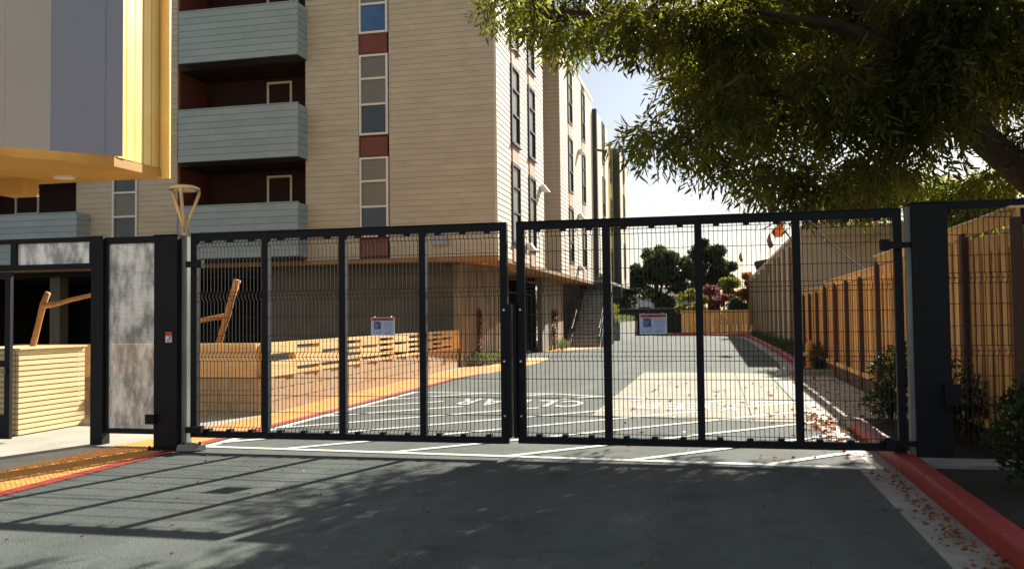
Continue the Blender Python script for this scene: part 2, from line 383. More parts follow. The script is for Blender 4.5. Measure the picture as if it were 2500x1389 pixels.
def sprays(blobs, per, m, name, parent, leaves=9, ll=.13, lw=.032, spray=.32, inner=.35, droop=.8):
    p, d = shell_points(blobs, per, inner)
    ax = unit(d * .8 + rng.normal(size=p.shape) * .5 + np.array([0, 0, -droop]))
    n = len(p); t = (np.arange(leaves) + .5) / leaves
    P = p[:, None, :] + ax[:, None, :] * (t[None, :, None] * spray)
    P[:, :, 2] -= (t[None, :] ** 2) * spray * .3
    sd_ = unit(np.cross(ax, rng.normal(size=ax.shape)))
    sg = np.where(np.arange(leaves) % 2 == 0, 1.0, -1.0)
    A = ax[:, None, :] * .75 + sd_[:, None, :] * sg[None, :, None] * .8 + np.array([0, 0, -.35]) + rng.normal(size=(n, leaves, 3)) * .18
    P = P.reshape(-1, 3); A = unit(A.reshape(-1, 3))
    k = len(P)
    return leaf_mesh(name, P, A, ll * (.5 + .9 * rng.random(k)), lw * (.6 + .8 * rng.random(k)), m, parent)
def clumps(blobs, per, m, name, parent, ll, lw, inner=.3, up=.2):
    p, d = shell_points(blobs, per, inner)
    A = unit(d * .7 + rng.normal(size=p.shape) * .8 + np.array([0, 0, up])); k = len(p)
    return leaf_mesh(name, p, A, ll * (.6 + .8 * rng.random(k)), lw * (.6 + .8 * rng.random(k)), m, parent)

# ------------------------------------------------------------------ ground, road, pavements
struct("ground", MB().prism([(-400, -200), (400, -200), (400, 800), (-400, 800)], -.30, -.02), M['soil'])
struct("driveway", MB().prism([(-6.05, -14), (2.45, -14), (2.45, 62), (2.0, 63), (-3.0, 69), (-7.6, 69), (-7.6, 30), (-6.05, 22)], -.2, 0), M['asphalt'])
YI = [(-7.09, -2), (-7.09, 7.6), (-7.02, 10.3), (-6.9, 12.7), (-7.15, 16.2), (-7.36, 21.5), (-7.38, 25.3), (-6.75, 28.5), (-6.1, 32.0)]
RO = [(-6.05, -2), (-6.05, 13), (-6.14, 18), (-6.2, 21), (-5.95, 23), (-5.72, 25), (-5.6, 28), (-5.75, 31)]
RI = [(-6.2, -2), (-6.2, 13), (-6.29, 18), (-6.31, 21), (-6.12, 22.6)]
struct("pavement", MB().prism([(-30, -14), (-6.05, -14)] + RO[1:] + [(-6.1, 32.0), (-7.2, 32), (-30, 32)], -.2, .004), M['concrete'])
struct("courtyard_floor", MB().box(-30, -7.6, 32, 60, -.2, .0), M['concrete'])
tac = struct("tactile_paving", MB().prism(YI + [(-5.8, 31.2), (-5.6, 28), (-5.72, 25), (-5.95, 23)] + RI[::-1], -.1, .009), M['tactile'])
red = MB()
for a, b, c_, d_ in zip(RO[:4], RO[1:5], RI[:4], RI[1:5]): red.prism([a, b, d_, c_], -.1, .010)
struct("red_kerb_line", red, M['redpaint'])
struct("orange_landing", MB().prism([(-7.1, 37.0), (-5.3, 41.4), (-5.25, 42.3), (-6.9, 42.3), (-7.1, 41)], -.1, .008), M['tactile'])
# truncated domes on the tactile strip
def in_poly(x, y, P):
    c = False; j = len(P) - 1
    for i in range(len(P)):
        if (P[i][1] > y) != (P[j][1] > y) and x < (P[j][0] - P[i][0]) * (y - P[i][1]) / (P[j][1] - P[i][1]) + P[i][0]: c = not c
        j = i
    return c
TP = YI[1:] + [(-5.8, 31.2), (-5.6, 28), (-5.72, 25), (-5.95, 23)] + RI[::-1][:-1] + [(-6.2, 5)]
TP = [(-7.09, 5)] + TP
dv, df = [], []
y = 5.05
while y < 26:
    x = -7.5
    while x < -5.6:
        if in_poly(x - .03, y, TP) and in_poly(x + .03, y, TP):
            n = len(dv)
            for r, z in ((.019, .009), (.011, .0135)):
                for q in range(6): dv.append((x + r * math.cos(q * 1.0472), y + r * math.sin(q * 1.0472), z))
            for q in range(6): df.append((n + q, n + (q + 1) % 6, n + 6 + (q + 1) % 6, n + 6 + q))
            df.append(tuple(n + 6 + q for q in range(6)))
        x += .06
    y += .06
dm = MB(); dm.v, dm.f = dv, df
tag(stuff(dm.build("tactile_domes", M['tactile'])), "raised orange domes covering the tactile paving strip", "tactile domes")
# right side: apron slab, gutter pan, kerbs, planting bed
struct("apron_slab", MB().prism([(-1.82, 13.3), (.515, 12.85), (.515, 23.5), (-1.82, 23.6)], -.1, .006).prism([(.53, 12.85), (1.3, 12.85), (1.3, 22.0), (1.7, 22.4), (1.85, 22.85), (.53, 23.5)], -.1, .006), M['apron'])
struct("gutter_pan", MB().box(1.34, 1.68, -6, 22.0, -.1, .005), M['kerbcon'])
struct("sidewalk", MB().prism([(1.68, 12.62), (2.76, 12.62), (2.76, 22.36), (1.68, 22.36)], -.1, .012), M['concrete'])
k = MB()
y = -4.0
while y < 12.0:
    y2 = min(y + 2.0, 12.0); k.box(1.68, 1.86, y + .004, y2 - .004, -.1, .15); y = y2
ko = struct("red_kerb", k, M['redpaint'], bevel=.022)
struct("kerb_end", MB().hexa([(1.68, 12.0, -.1), (1.86, 12.0, -.1), (1.86, 12.6, -.1), (1.68, 12.6, -.1), (1.68, 12.0, .15), (1.86, 12.0, .15), (1.86, 12.6, .11), (1.68, 12.6, .11)]), M['kerbcon'], bevel=.02)
struct("planting_bed", MB().prism([(1.86, -6), (3.4, -6), (3.4, 12.6), (1.86, 12.6)], -.1, .10), M['mulch'])
struct("fence_footing", MB().box(1.87, 2.95, 8.62, 9.02, -.1, .135), M['kerbcon'])
isl = MB()
for i in range(9):
    a0, a1 = math.pi + i * math.pi / 16, math.pi + (i + 1) * math.pi / 16
    isl.prism([(2.2 + .45 * math.cos(a0), 22.75 + .4 * math.sin(a0)), (2.2 + .45 * math.cos(a1), 22.75 + .4 * math.sin(a1)), (2.2 + .28 * math.cos(a1), 22.75 + .24 * math.sin(a1)), (2.2 + .28 * math.cos(a0), 22.75 + .24 * math.sin(a0))], -.1, .15)
isl.box(2.2, 2.8, 22.35, 22.53, -.1, .15)
struct("island_kerb", isl, M['kerbcon'])
KF = [(1.75, 22.75), (2.06, 24.5), (2.27, 27.5), (2.33, 34), (2.30, 48), (2.2, 57), (1.95, 61.5), (1.2, 63.6), (-.8, 65.6), (-3.2, 68)]
fk = MB(); fg = MB()
for a, b in zip(KF[:-1], KF[1:]):
    t = Vector((b[0] - a[0], b[1] - a[1])).normalized(); nx, ny = t.y * .18, -t.x * .18
    fk.prism([a, b, (b[0] + nx, b[1] + ny), (a[0] + nx, a[1] + ny)], -.1, .15)
    gx, gy = -t.y * .35, t.x * .35
    fg.prism([(a[0] + gx, a[1] + gy), (b[0] + gx, b[1] + gy), b, a], -.1, .005)
struct("far_red_kerb", fk, M['redpaint']); struct("far_gutter_pan", fg, M['kerbcon'])
struct("far_planting_bed", MB().prism([(2.0, 22.9)] + [(p[0] + .17, p[1]) for p in KF[1:]] + [(-3.2, 72), (3.3, 72), (3.3, 22.53), (2.2, 22.53)], -.1, .08), M['mulch'])
# painted markings
pm = MB()
HZ = .011
def stripe(x0, y0, x1, y1, w, z=HZ):
    t = Vector((x1 - x0, y1 - y0)).normalized(); nx, ny = -t.y * w / 2, t.x * w / 2
    pm.prism([(x0 + nx, y0 + ny), (x1 + nx, y1 + ny), (x1 - nx, y1 - ny), (x0 - nx, y0 - ny)], 0, z)
def front(x): return 9.47 + (x + 5.95) * (9.12 - 9.47) / 7.55
BK = [(-6.0, 17.05), (-3.0, 16.92), (-1.95, 16.42), (-.45, 16.1), (1.45, 15.7)]
def back(x):
    for a, b in zip(BK[:-1], BK[1:]):
        if a[0] <= x <= b[0]: return a[1] + (x - a[0]) * (b[1] - a[1]) / (b[0] - a[0])
    return 17
XL, XR = -5.93, 1.52
stripe(XL - .05, front(XL), XR + .05, front(XR), .10, .0095)
stripe(XL, front(XL), XL, 17.0, .09, .0085); stripe(XR, front(XR), XR, 15.75, .09, .0085)
for a, b in zip(BK[:-1], BK[1:]): stripe(*a, *b, .09, .0075)
for i in range(10):
    c_ = 8.68 + 1.41 * i
    pts = []
    x = XL
    while x <= XR:
        yy = x + c_
        inside = front(x) < yy < back(x)
        txt = -4.75 < x < .5 and (14.28 - .06 * (x + 2)) < yy < (15.75 - .1 * (x + 2))
        pts.append((x, yy, inside and not txt)); x += .02
    run = None
    for p in pts + [(0, 0, False)]:
        if p[2] and run is None: run = p
        if not p[2] and run is not None:
            if last[0] - run[0] > .15: stripe(run[0], run[1], last[0], last[1], .09, .0105)
            run = None
        last = p
struct("hatch_markings", pm, M['paint'])
lp_ = mat("faded_letter_paint", (.50, .50, .44), (.24, .245, .22), rough=.75, scale=30, contrast=(.35, .6))
kc = []
for word, xa, xb in (("K", .33, .02), ("E", -.10, -.42), ("E", -.50, -.82), ("P", -.90, -1.28), ("C", -2.2, -2.62), ("L", -2.72, -3.05), ("E", -3.2, -3.5), ("A", -3.6, -4.05), ("R", -4.15, -4.5)):
    yc = 14.95 - .105 * ((xa + xb) / 2 + 2.0)
    # reader stands beyond the gate: characters are turned half round (x and y both mirrored)
    o = text_mesh(word, lp_, "letter", None, xa, xb, HZ, yc + .55, yc - .55, ground=True, bold=.02)
    if o.data.polygons[0].normal.z < 0: o.data.flip_normals()
    kc.append(o)
bm_ = MB()
for o in kc:
    n = len(bm_.v); bm_.v += [tuple(v.co) for v in o.data.vertices]; bm_.f += [tuple(n + i for i in p.vertices) for p in o.data.polygons]; bpy.data.objects.remove(o)
struct("keep_clear_lettering", bm_, lp_)

# ------------------------------------------------------------------ apartment building
FY, FX = 25.0, -6.12
bl = thing("apartment_building", "tall beige lap sided apartment block with teal balconies behind the gate", "building", (-12, 36, 0))
def wall(x0, x1, y0, y1, z0, z1, m='siding', name='wall'): return box(x0, x1, y0, y1, z0, z1).build(name, M[m], bl)
ZB, ZT = 3.32, 12.9
# cores set just behind the boards
wall(-20.40, -16.66, FY + .05, 27.0, ZB, ZT); wall(-12.2, -10.44, FY + .05, 27.0, ZB, ZT); wall(-9.46, FX - .05, FY + .05, 32.4, ZB, ZT)
wall(-10.44, -9.46, FY + .12, 27.0, ZB, ZT, 'redpanel')
for (a, b) in ((-20.40, -16.66),):
    pass
# window strips on the front wall
def window(x0, x1, z0, z1, y, fr='winframe', panes=None, fw=.06, splits=(.30, .62), parent=None, face='y', flip=1):
    panes = panes or ['blind', 'glass', 'glass']
    parent = parent or bl
    H = z1 - z0; cuts = [z1, z1 - H * splits[0], z1 - H * splits[1], z0] if len(splits) == 2 else ([z1, z1 - H * splits[0], z0] if len(splits) == 1 else [z1, z0])
    fm = MB()
    def bx(a, b, c, d, p, q):       # a..b across, c..d depth outwards negative, p..q height
        if face == 'y': fm.box(a, b, y + c, y + d, p, q)
        else: fm.box(y - d, y - c, a, b, p, q)
    bx(x0, x0 + fw, -.05, .06, z0, z1); bx(x1 - fw, x1, -.05, .06, z0, z1)
    bx(x0 + fw, x1 - fw, -.05, .06, z0, z0 + fw); bx(x0 + fw, x1 - fw, -.05, .06, z1 - fw, z1)
    for c_ in cuts[1:-1]: bx(x0 + fw, x1 - fw, -.045, .06, c_ - .03, c_ + .03)
    w = fm.build("window", M[fr], parent)
    for i in range(len(cuts) - 1):
        g = MB()
        a, b, q, p = x0 + fw, x1 - fw, cuts[i] - .03, cuts[i + 1] + .03
        if face == 'y': g.box(a, b, y + .01, y + .03, p, q)
        else: g.box(y - .03, y - .01, a, b, p, q)
        g.build("pane", M[panes[i % len(panes)]], w)
    return w
for z0, z1, pn in ((3.97, 6.40, ['blind', 'blind', 'glass']), (7.08, 9.55, ['blind', 'blind', 'glass']), (10.2, 12.6, ['blind', 'blind', 'glass_sky'])):
    window(-10.41, -9.49, z0, z1, FY, panes=pn)
for z0 in (3.38, 6.44, 9.6):
    z1 = z0 + (.53 if z0 < 4 else .58)
    box(-10.38, -9.52, FY + .0, FY + .10, z0, z1).build("spandrel_panel", M['redpanel'], bl)
for z0 in (3.97, 7.08, 10.2): window(-19.02, -18.1, z0, z0 + 2.45, FY, panes=['glass', 'blind', 'glass'])
# balcony recesses
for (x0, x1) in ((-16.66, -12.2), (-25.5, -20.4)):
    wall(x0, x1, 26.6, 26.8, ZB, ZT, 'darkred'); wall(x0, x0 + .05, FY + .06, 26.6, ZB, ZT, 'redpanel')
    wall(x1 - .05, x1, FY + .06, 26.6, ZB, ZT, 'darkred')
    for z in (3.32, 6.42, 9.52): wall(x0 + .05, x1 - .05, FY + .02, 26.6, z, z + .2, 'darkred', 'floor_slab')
for z in (4.72, 7.85, 10.95):
    window(-14.35, -13.45, z, z + 1.55, 26.6, panes=['glass', 'blind'], splits=(.58,), fw=.07)
    window(-24.2, -23.2, z, z + 1.55, 26.6, panes=['glass', 'blind'], splits=(.58,), fw=.07)
def balcony(x0, x1, yf, z0, n=8, h=1.62):
    st = h / n
    b = box(x0 + .02, x1 - .02, yf + .02, FY + .02, z0 - .02, z0 + .14).build("balcony", M['charcoal'], bl)
    for i in range(n):
        piece("siding_board", x1 - x0, .05, st - .005, M['teal'], b, x0, yf, z0 + i * st, 1)
        piece("siding_board", .05, FY - yf - .06, st - .005, M['teal'], b, x1 - .055, yf + .055, z0 + i * st, 2)
    box(x0 - .01, x1 + .01, yf - .015, yf + .07, z0 + h, z0 + h + .03).build("cap_rail", M['teal'], b)
    return b
for z0 in (3.42, 6.44, 9.55): balcony(-16.2, -12.14, 24.35, z0)
for z0 in (3.40,  6.44, 9.54): balcony(-25.5, -19.85, 24.35, z0)
# lap siding boards, one by one
CH = .172
def course(n0, n1): return [ZB + i * CH for i in range(n0, n1)]
for z in course(0, 46):
    for x0, x1 in ((-9.455, FX - .055), (-12.2, -10.445), (-20.4, -19.05), (-18.07, -16.66)):
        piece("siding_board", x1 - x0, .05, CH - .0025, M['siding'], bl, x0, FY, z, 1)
for z in course(0, 36):
    for y0, y1 in ((FY + .0, 26.92), (28.18, 29.57), (30.78, 32.4)):
        piece("siding_board", .05, y1 - y0, CH - .0025, M['sidinglit'], bl, FX - .05, y0, z, 2)
hi = MB()
def lap_x(mb, x, y0, y1, z): mb.hexa([(x - .05, y0, z), (x + .012, y0, z), (x + .012, y1, z), (x - .05, y1, z), (x - .05, y0, z + CH - .0025), (x - .006, y0, z + CH - .0025), (x - .006, y1, z + CH - .0025), (x - .05, y1, z + CH - .0025)])
for z in course(46, 56):
    for x0, x1 in ((-9.455, FX - .055), (-12.2, -10.445), (-20.4, -19.05), (-18.07, -16.66)):
        hi.hexa([(x0, FY - .012, z), (x1, FY - .012, z), (x1, FY + .05, z), (x0, FY + .05, z), (x0, FY + .006, z + CH - .0025), (x1, FY + .006, z + CH - .0025), (x1, FY + .05, z + CH - .0025), (x0, FY + .05, z + CH - .0025)])
stuff(hi.build("siding_board", M['siding'], bl))
hi = MB()
for z in course(36, 56):
    for y0, y1 in ((FY + .0, 26.92), (28.18, 29.57), (30.78, 32.4)): lap_x(hi, FX, y0, y1, z)
for z in course(0, 56):
    for y0, y1 in ((36.25, 38.27), (39.53, 42.47), (43.63, 46.6)): lap_x(hi, FX, y0, y1, z)
for z in course(3, 53):
    for y0, y1 in ((47.0, 48.9), (50.1, 51.8)): lap_x(hi, -5.9, y0, y1, z)
for z in course(1, 49):
    for y0, y1 in ((54.9, 56.6), (57.7, 60.2)): lap_x(hi, -5.52, y0, y1, z)
stuff(hi.build("siding_board", M['sidinglit'], bl))
hi = MB()
for z in course(0, 56): hi.hexa([(-6.86, 36.17, z), (FX, 36.17, z), (FX, 36.22, z), (-6.86, 36.22, z), (-6.86, 36.19, z + CH - .0025), (FX, 36.19, z + CH - .0025), (FX, 36.22, z + CH - .0025), (-6.86, 36.22, z + CH - .0025)])
stuff(hi.build("siding_board", M['siding'], bl))
# corner boards, recess, later wings
wall(FX - .06, FX + .02, FY - .02, FY - .0, ZB, ZT, 'sidinglit', 'corner_board')
wall(-9.4, -6.86, 32.4, 36.25, ZB, ZT, 'redpanel'); wall(-9.4, FX - .06, 36.23, 46.6, ZB, ZT, 'siding')
wall(FX - .30, FX - .055, 32.4, 32.44, ZB, ZT, 'redpanel')
wall(-9.4, -5.955, 47.0, 51.8, 3.8, 12.5, 'siding'); wall(-6.2, -5.89, 46.62, 46.99, 3.6, 12.6, 'charcoal')
wall(-9.4, -5.93, 51.82, 54.8, 3.4, 11.85, 'yellow'); wall(-6.2, -5.50, 54.55, 54.88, 2.6, 11.9, 'charcoal')
wall(-9.4, -5.575, 54.9, 60.2, 3.45, 11.8, 'siding')
for y in (52.2, 52.7, 53.2, 53.7, 54.2): wall(-5.93, -5.90, y, y + .06, 3.4, 11.85, 'yellow', 'panel_rib')
def vwin(y0, y1, z0, z1, x=FX): return window(y0, y1, z0, z1, x, fr='bronze', fw=.10, panes=['blind', 'blind', 'glass'], face='x')
LV = (3.86, 7.02, 10.12)
for z0 in LV:
    for (y0, y1) in ((26.95, 28.15), (29.6, 30.75)): 
        vwin(y0, y1, z0, z0 + 2.55)
        box(FX - .06, FX + .03, y0 + .1, y1 - .1, z0 - .6, z0 - .004).build("spandrel_panel", M['salmon'], bl)
        box(FX - .02, FX + .10, y0 - .03, y1 + .03, z0 - .045, z0 - .0).build("window_sill", M['bronze'], bl)
    for (y0, y1) in ((38.3, 39.5), (42.5, 43.6)):
        vwin(y0, y1, z0, z0 + 2.5)
        box(FX - .06, FX + .02, y0 + .1, y1 - .1, z0 - .6, z0 - .004).build("spandrel_panel", M['salmon'], bl)
    vwin(48.95, 50.05, z0, z0 + 2.3, -5.9); vwin(52.9, 53.6, z0 - .6, z0 + 1.6, -5.91); vwin(56.65, 57.65, z0, z0 + 2.3, -5.52)
# roof parapet + soffit
wall(-26, FX + .03, FY - .03, 46.65, ZT + .02, ZT + .25, 'siding', 'parapet')
box(-25.6, FX - .0, FY - .0, 46.6, ZB - .14, ZB - .012).build("soffit", M['soffit'], bl)
box(-9.4, -5.5, 46.64, 60.2, 3.3, 3.42).build("soffit", M['kerbcon'], bl)
for (x, y) in ((-6.9, 26.5), (-7.0, 31), (-6.6, 35.5)): MB().lathe((x, y, ZB - .155), [(.10, 0), (.10, .015)], 12).build("recessed_light", M['winframe'], bl)
box(-8.1, -7.62, FY - .16, FY - .015, 3.66, 3.95).build("vent_hood", M['screengrey'], bl)
# ground floor
wall(-14.0, -7.72, 26.0, 26.3, 0, 3.17, 'darkwall')
MB().prism([(-7.7, 25.75), (-7.45, 25.7), (-6.98, 28.8), (-7.3, 28.85)], 0, 3.165).build("concrete_wall", M['boardcon'], bl)
for i in range(1, 16):      # board-form ribs proud of the concrete
    t = i / 16; x, y = -7.445 + .47 * t, 25.7 + 3.1 * t
    MB().prism([(x - .01, y), (x + .016, y), (x + .022, y + .05), (x - .01, y + .05)], .02, 3.12).build("board_mark", M['boardcon'], bl)
MB().prism([(-7.3, 36.8), (-7.08, 36.8), (-7.0, 41.6), (-7.3, 41.6)], 0, 3.165).build("concrete_wall", M['boardcon'], bl)
wall(-26, -13, 31.8, 32, 0, 3.1, 'dark', 'blocker_wall'); wall(-13, -7.9, 33, 33.2, 0, 3.1, 'dark', 'blocker_wall')  # dark walls added to block light and keep the openings black
wall(-8.6, -8.4, 33.2, 42, 0, 3.1, 'dark', 'blocker_wall'); wall(-14.0, -13.8, 26.3, 31.8, 0, 3.1, 'dark', 'blocker_wall')
wall(-26, -25.8, 26, 31.8, 0, 3.1, 'dark', 'blocker_wall'); wall(-26, -14, FY + .4, 31.8, 3.04, 3.17, 'dark', 'blocker_ceiling')  # ceiling added to shut light out of the dark opening
wall(-16.9, -16.5, 25.6, 26.0, 0, 3.17, 'darkwall', 'column'); wall(-21.9, -21.5, 25.6, 26.0, 0, 3.17, 'darkwall', 'column')
gt = MB()
for i in range(20): gt.box(-7.42, -7.40, 29.0 + i * .4, 29.02 + i * .4, .1, 2.4)
gt.box(-7.43, -7.39, 28.95, 36.8, 2.4, 2.46).box(-7.43, -7.39, 28.95, 36.8, .06, .1).build("garage_grille", M['steel'], bl)
# base of the rear wings
wall(-7.9, -6.8, 54.9, 60, 0, 3.28, 'kerbcon', 'concrete_wall'); wall(-9.4, -5.35, 47.7, 48.0, 0, 3.28, 'kerbcon', 'concrete_wall')
# outside stair beside the building
st = thing("outside_stair", "grey concrete stair with steel handrails rising beside the apartment block", "stair", (-6.06, 42.5, 0))
for i in range(17): piece("step", 1.40, .30, .172, M['kerbcon'], st, -6.76, 42.5 + i * .30, i * .172)
for i in range(17): piece("nosing", 1.36, .04, .012, M["winframe"], st, -6.74, 42.495 + i * .30, (i + 1) * .172 + .002)
MB().prism_x([(42.3, 0), (42.3, .25), (47.7, 3.25), (47.7, 0)], -6.98, -6.78).build("stringer_wall", M['boardcon'], st)
MB().prism_x([(42.7, 0), (47.6, 2.85), (47.6, 0)], -5.34, -5.26).build("stringer_wall", M['steel'], st)
for x in (-6.72, -5.4):
    for dz in (.95, .55):
        MB().tube([(x, 42.3, dz), (x, 42.6, dz + .02), (x, 47.6, dz + 2.9)], .025, 6).build("handrail", M['steel'], st)
    for i in range(6): MB().tube([(x, 42.5 + i, .1 + i * .575), (x, 42.5 + i, .97 + i * .575)], .02, 5).build("baluster", M['steel'], st)
# wall sconces
def sconce(y, z, lab):
    s = thing("wall_sconce", lab, "wall light", (FX, y, z), "wedge lights on the side wall")
    MB().box(FX + .012, FX + .05, y - .12, y + .12, z - .10, z + .12).build("back_plate", M['winframe'], s)
    MB().hexa([(FX + .05, y - .14, z - .10), (FX + .34, y - .20, z - .10), (FX + .34, y + .20, z - .10), (FX + .05, y + .14, z - .10),
               (FX + .05, y - .11, z + .15), (FX + .16, y - .13, z + .15), (FX + .16, y + .13, z + .15), (FX + .05, y + .11, z + .15)]).build("shade", M['winframe'], s)
sconce(29.1, 3.85, "cream wedge wall light low on the nearer wing beside its bottom windows")
sconce(40.9, 3.75, "cream wedge wall light lowest between the windows of the second wing")
sconce(31.75, 6.2, "cream wedge wall light on the nearer wing just above the gate top bar")
sconce(41.1, 6.2, "cream wedge wall light halfway up the second wing just above the gate top bar")
sconce(41.4, 9.3, "cream wedge wall light highest up on the second wing")

# ------------------------------------------------------------------ gold-clad building corner overhead, top left
gb = thing("overhanging_building", "upper storeys with grey screen and golden cladding overhanging the pedestrian gate", "building", (-9.5, 10.2, 3.6))
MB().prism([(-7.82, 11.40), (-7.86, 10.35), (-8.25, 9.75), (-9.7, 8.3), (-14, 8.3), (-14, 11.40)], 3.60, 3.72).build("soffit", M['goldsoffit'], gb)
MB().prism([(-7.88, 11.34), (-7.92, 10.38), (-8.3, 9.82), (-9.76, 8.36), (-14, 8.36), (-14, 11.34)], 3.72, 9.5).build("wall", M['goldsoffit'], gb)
for i in range(5):
    y0 = 10.40 + i * .185
    MB().prism([(-7.90, y0), (-7.850, y0 + .02), (-7.840, y0 + .165), (-7.90, y0 + .183)], 3.73, 9.5).build("cladding_panel", M['gold'], gb)
MB().prism([(-7.90, 11.33), (-7.70, 11.36), (-7.70, 11.39), (-7.90, 11.40)], 3.58, 9.5).build("corner_fin", M['gold'], gb)
def scr(t0, t1, m, off=0):
    ax, ay, bx_, by_ = -7.33, 9.82, -10.0, 7.15
    P = lambda t, d: (ax + (bx_ - ax) * t - d * .7071, ay + (by_ - ay) * t + d * .7071)
    MB().prism([P(t0, off), P(t1, off), P(t1, off + .05), P(t0, off + .05)], 3.62, 9.5).build("screen_panel", M[m], gb)
scr(0, .055, 'screengrey', .01); scr(.0555, .2175, 'screengrey'); scr(.218, .3475, 'screenpale'); scr(.348, .4725, 'screenpale', .006); scr(.473, .6025, 'screenpale'); scr(.603, .99, 'screengrey')
box(-10.13, -9.70, 10.8, 11.1, 3.36, 3.60).build("ceiling_lamp_box", M['goldsoffit'], gb)
MB().lathe((-9.1, 10.9, 3.575), [(.14, 0), (.14, .024)], 14).build("recessed_light", M['winframe'], gb)

# ------------------------------------------------------------------ steel gate leaves
def bolt_row(mb, x, y, zs, r=.012):
    for z in zs: mb.tube([(x, y, z), (x, y - .012, z)], r, 6)
VB = [(2.385, .0), (1.78, .0), (1.08, .0), (.245, .0)]
HW = [2.41, 2.36, 2.2, 2.0, 1.83, 1.78, 1.73, 1.53, 1.32, 1.13, 1.08, 1.03, .84, .64, .45, .27, .22]
def vwire(mb, x, y, z0, z1, r, bends):
    pts = [(x, y, z0)]
    for zc in sorted(bends):
        for dz, dy in ((-.05, 0), (-.012, -.042), (.012, -.042), (.05, 0)):
            z = zc + dz
            if z0 < z < z1: pts.append((x, y + dy, z))
    pts.append((x, y, z1)); mb.tube(pts, r, 4, False)
def mesh_panel(x0, x1, y, parent, z0=.2, z1=2.45, dz=0):
    mb = MB(); n = max(2, round((x1 - x0) / .047)); s = (x1 - x0) / n
    for i in range(n): vwire(mb, x0 + s * (i + .5), y, z0, z1, .0044, [b[0] + dz for b in VB])
    for h in HW:
        h += dz; yy = y - .042 if any(abs(h - dz - b) < .01 for b in (1.78, 1.08)) else y
        mb.tube([(x0, yy, h), (x1, yy, h)], .0046, 4, False)
    return stuff(mb.build("mesh_panel", M['wire'], parent))
def leaf(name, lab, xs, zb, side):
    g = thing(name, lab, "gate", (xs[0][0], 9.25, 0))
    x0, x1 = xs[0][0], xs[-1][1]
    for a, b in xs:
        box(a, b, 9.205, 9.285, zb, 2.512).build("stile", M['steel'], g, bevel=.006)
    box(x0 + .002, x1 - .002, 9.202, 9.288, 2.514, 2.575 - .05).build("top_cap", M['steel'], g)
    for (a, b), (c, d) in zip(xs[:-1], xs[1:]):
        box(b, c, 9.208, 9.282, 2.435, 2.51).build("top_rail", M['steel'], g)
        box(b, c, 9.208, 9.282, zb, zb + .075).build("bottom_rail", M['steel'], g)
        mesh_panel(b, c, 9.245, g)
        cp = MB()
        for i in range(3):
            xx = b + (c - b) * (i + .5) / 3
            cp.box(xx - .03, xx + .03, 9.20, 9.29, 2.41, 2.434).box(xx - .03, xx + .03, 9.20, 9.29, zb + .076, zb + .10)
        stuff(cp.build("mesh_clip", M['steel'], g))
    return g
XSL = [(-5.96, -5.88), (-5.05, -4.97), (-4.10, -4.02), (-3.15, -3.075), (-2.235, -2.155)]
XSR = [(-2.05, -1.965), (-1.125, -1.045), (-.175, -.10), (.785, .862), (1.735, 1.81)]
GL = leaf("swing_gate", "left leaf of the black steel driveway gate with curved wire mesh infill", XSL, .15, 0)
GR = leaf("swing_gate", "right leaf of the black steel driveway gate hung on the wide column", XSR, .158, 1)
box(-2.153, -2.115, 9.17, 9.30, .22, 1.64).build("meeting_plate", M['steel'], GL)
box(-2.088, -2.052, 9.17, 9.30, .22, 1.64).build("meeting_plate", M['steel'], GR)
for z in (.45, 1.03, 1.58):
    b_ = MB(); bolt_row(b_, -2.19, 9.204, (z,)); b_.build('screw', M['screw'], GL)
    b_ = MB(); bolt_row(b_, -2.01, 9.204, (z,)); b_.build('screw', M['screw'], GR)
for z in (2.16, .24):
    box(-5.99, -5.79, 9.15, 9.20, z - .035, z + .035).build("hinge_bracket", M['steel'], GL)
    box(-5.83, -5.77, 9.13, 9.20, z - .045, z + .05).build("hinge_barrel", M['steel'], GL)
    box(1.60, 1.80, 9.14, 9.20, z - .035, z + .035).build("hinge_bracket", M['steel'], GR)
    box(1.60, 1.68, 9.12, 9.20, z - .055, z + .055).build("hinge_barrel", M['steel'], GR)
    box(1.81, 1.94, 9.16, 9.24, z - .025, z + .025).build("hinge_arm", M['steel'], GR)
# ------------------------------------------------------------------ columns
cl_ = thing("gate_column", "tall black steel column on a bolted base between the gates", "column", (-6.2, 9.3, 0))
box(-6.385, -6.075, 9.12, 9.42, .03, 2.50).build("shaft", M['steel'], cl_, bevel=.008)
box(-6.42, -6.06, 9.06, 9.46, .004, .032).build("base_plate", M['steel'], cl_)
box(-6.39, -6.07, 9.115, 9.425, 2.502, 2.515).build("cap", M['steel'], cl_)
box(-6.070, -6.0, 9.2, 9.30, .02, 2.49).build("hinge_post", M['galv'], cl_)
for x in (-6.40, -6.24, -6.08): MB().lathe((x, 9.075, .032), [(.014, 0), (.014, .025), (.008, .03)], 6).build("bolt", M['steel'], cl_)
box(-6.46, -6.34, 9.07, 9.115, .31, .42).build("closer_box", M['steel'], cl_)
tg = tag(box(-6.22, -6.14, 9.108, 9.117, 1.255, 1.375).build("column_notice", M['signborder']), "tiny red topped white notice on the black column", "sign")
box(-6.218, -6.142, 9.104, 9.107, 1.33, 1.373).build("red_band", M['signred'], tg)
jm = MB().tube([(-6.165, 9.105, 1.32), (-6.165, 9.105, 1.285), (-6.175, 9.105, 1.272), (-6.19, 9.105, 1.272), (-6.197, 9.105, 1.285)], .004, 5); jm.build("hook_symbol", M['cable'], tg)
cw = thing("gate_stop", "weathered concrete block with bolts at the foot of the gate", "gate stop", (-5.88, 9.15, 0))
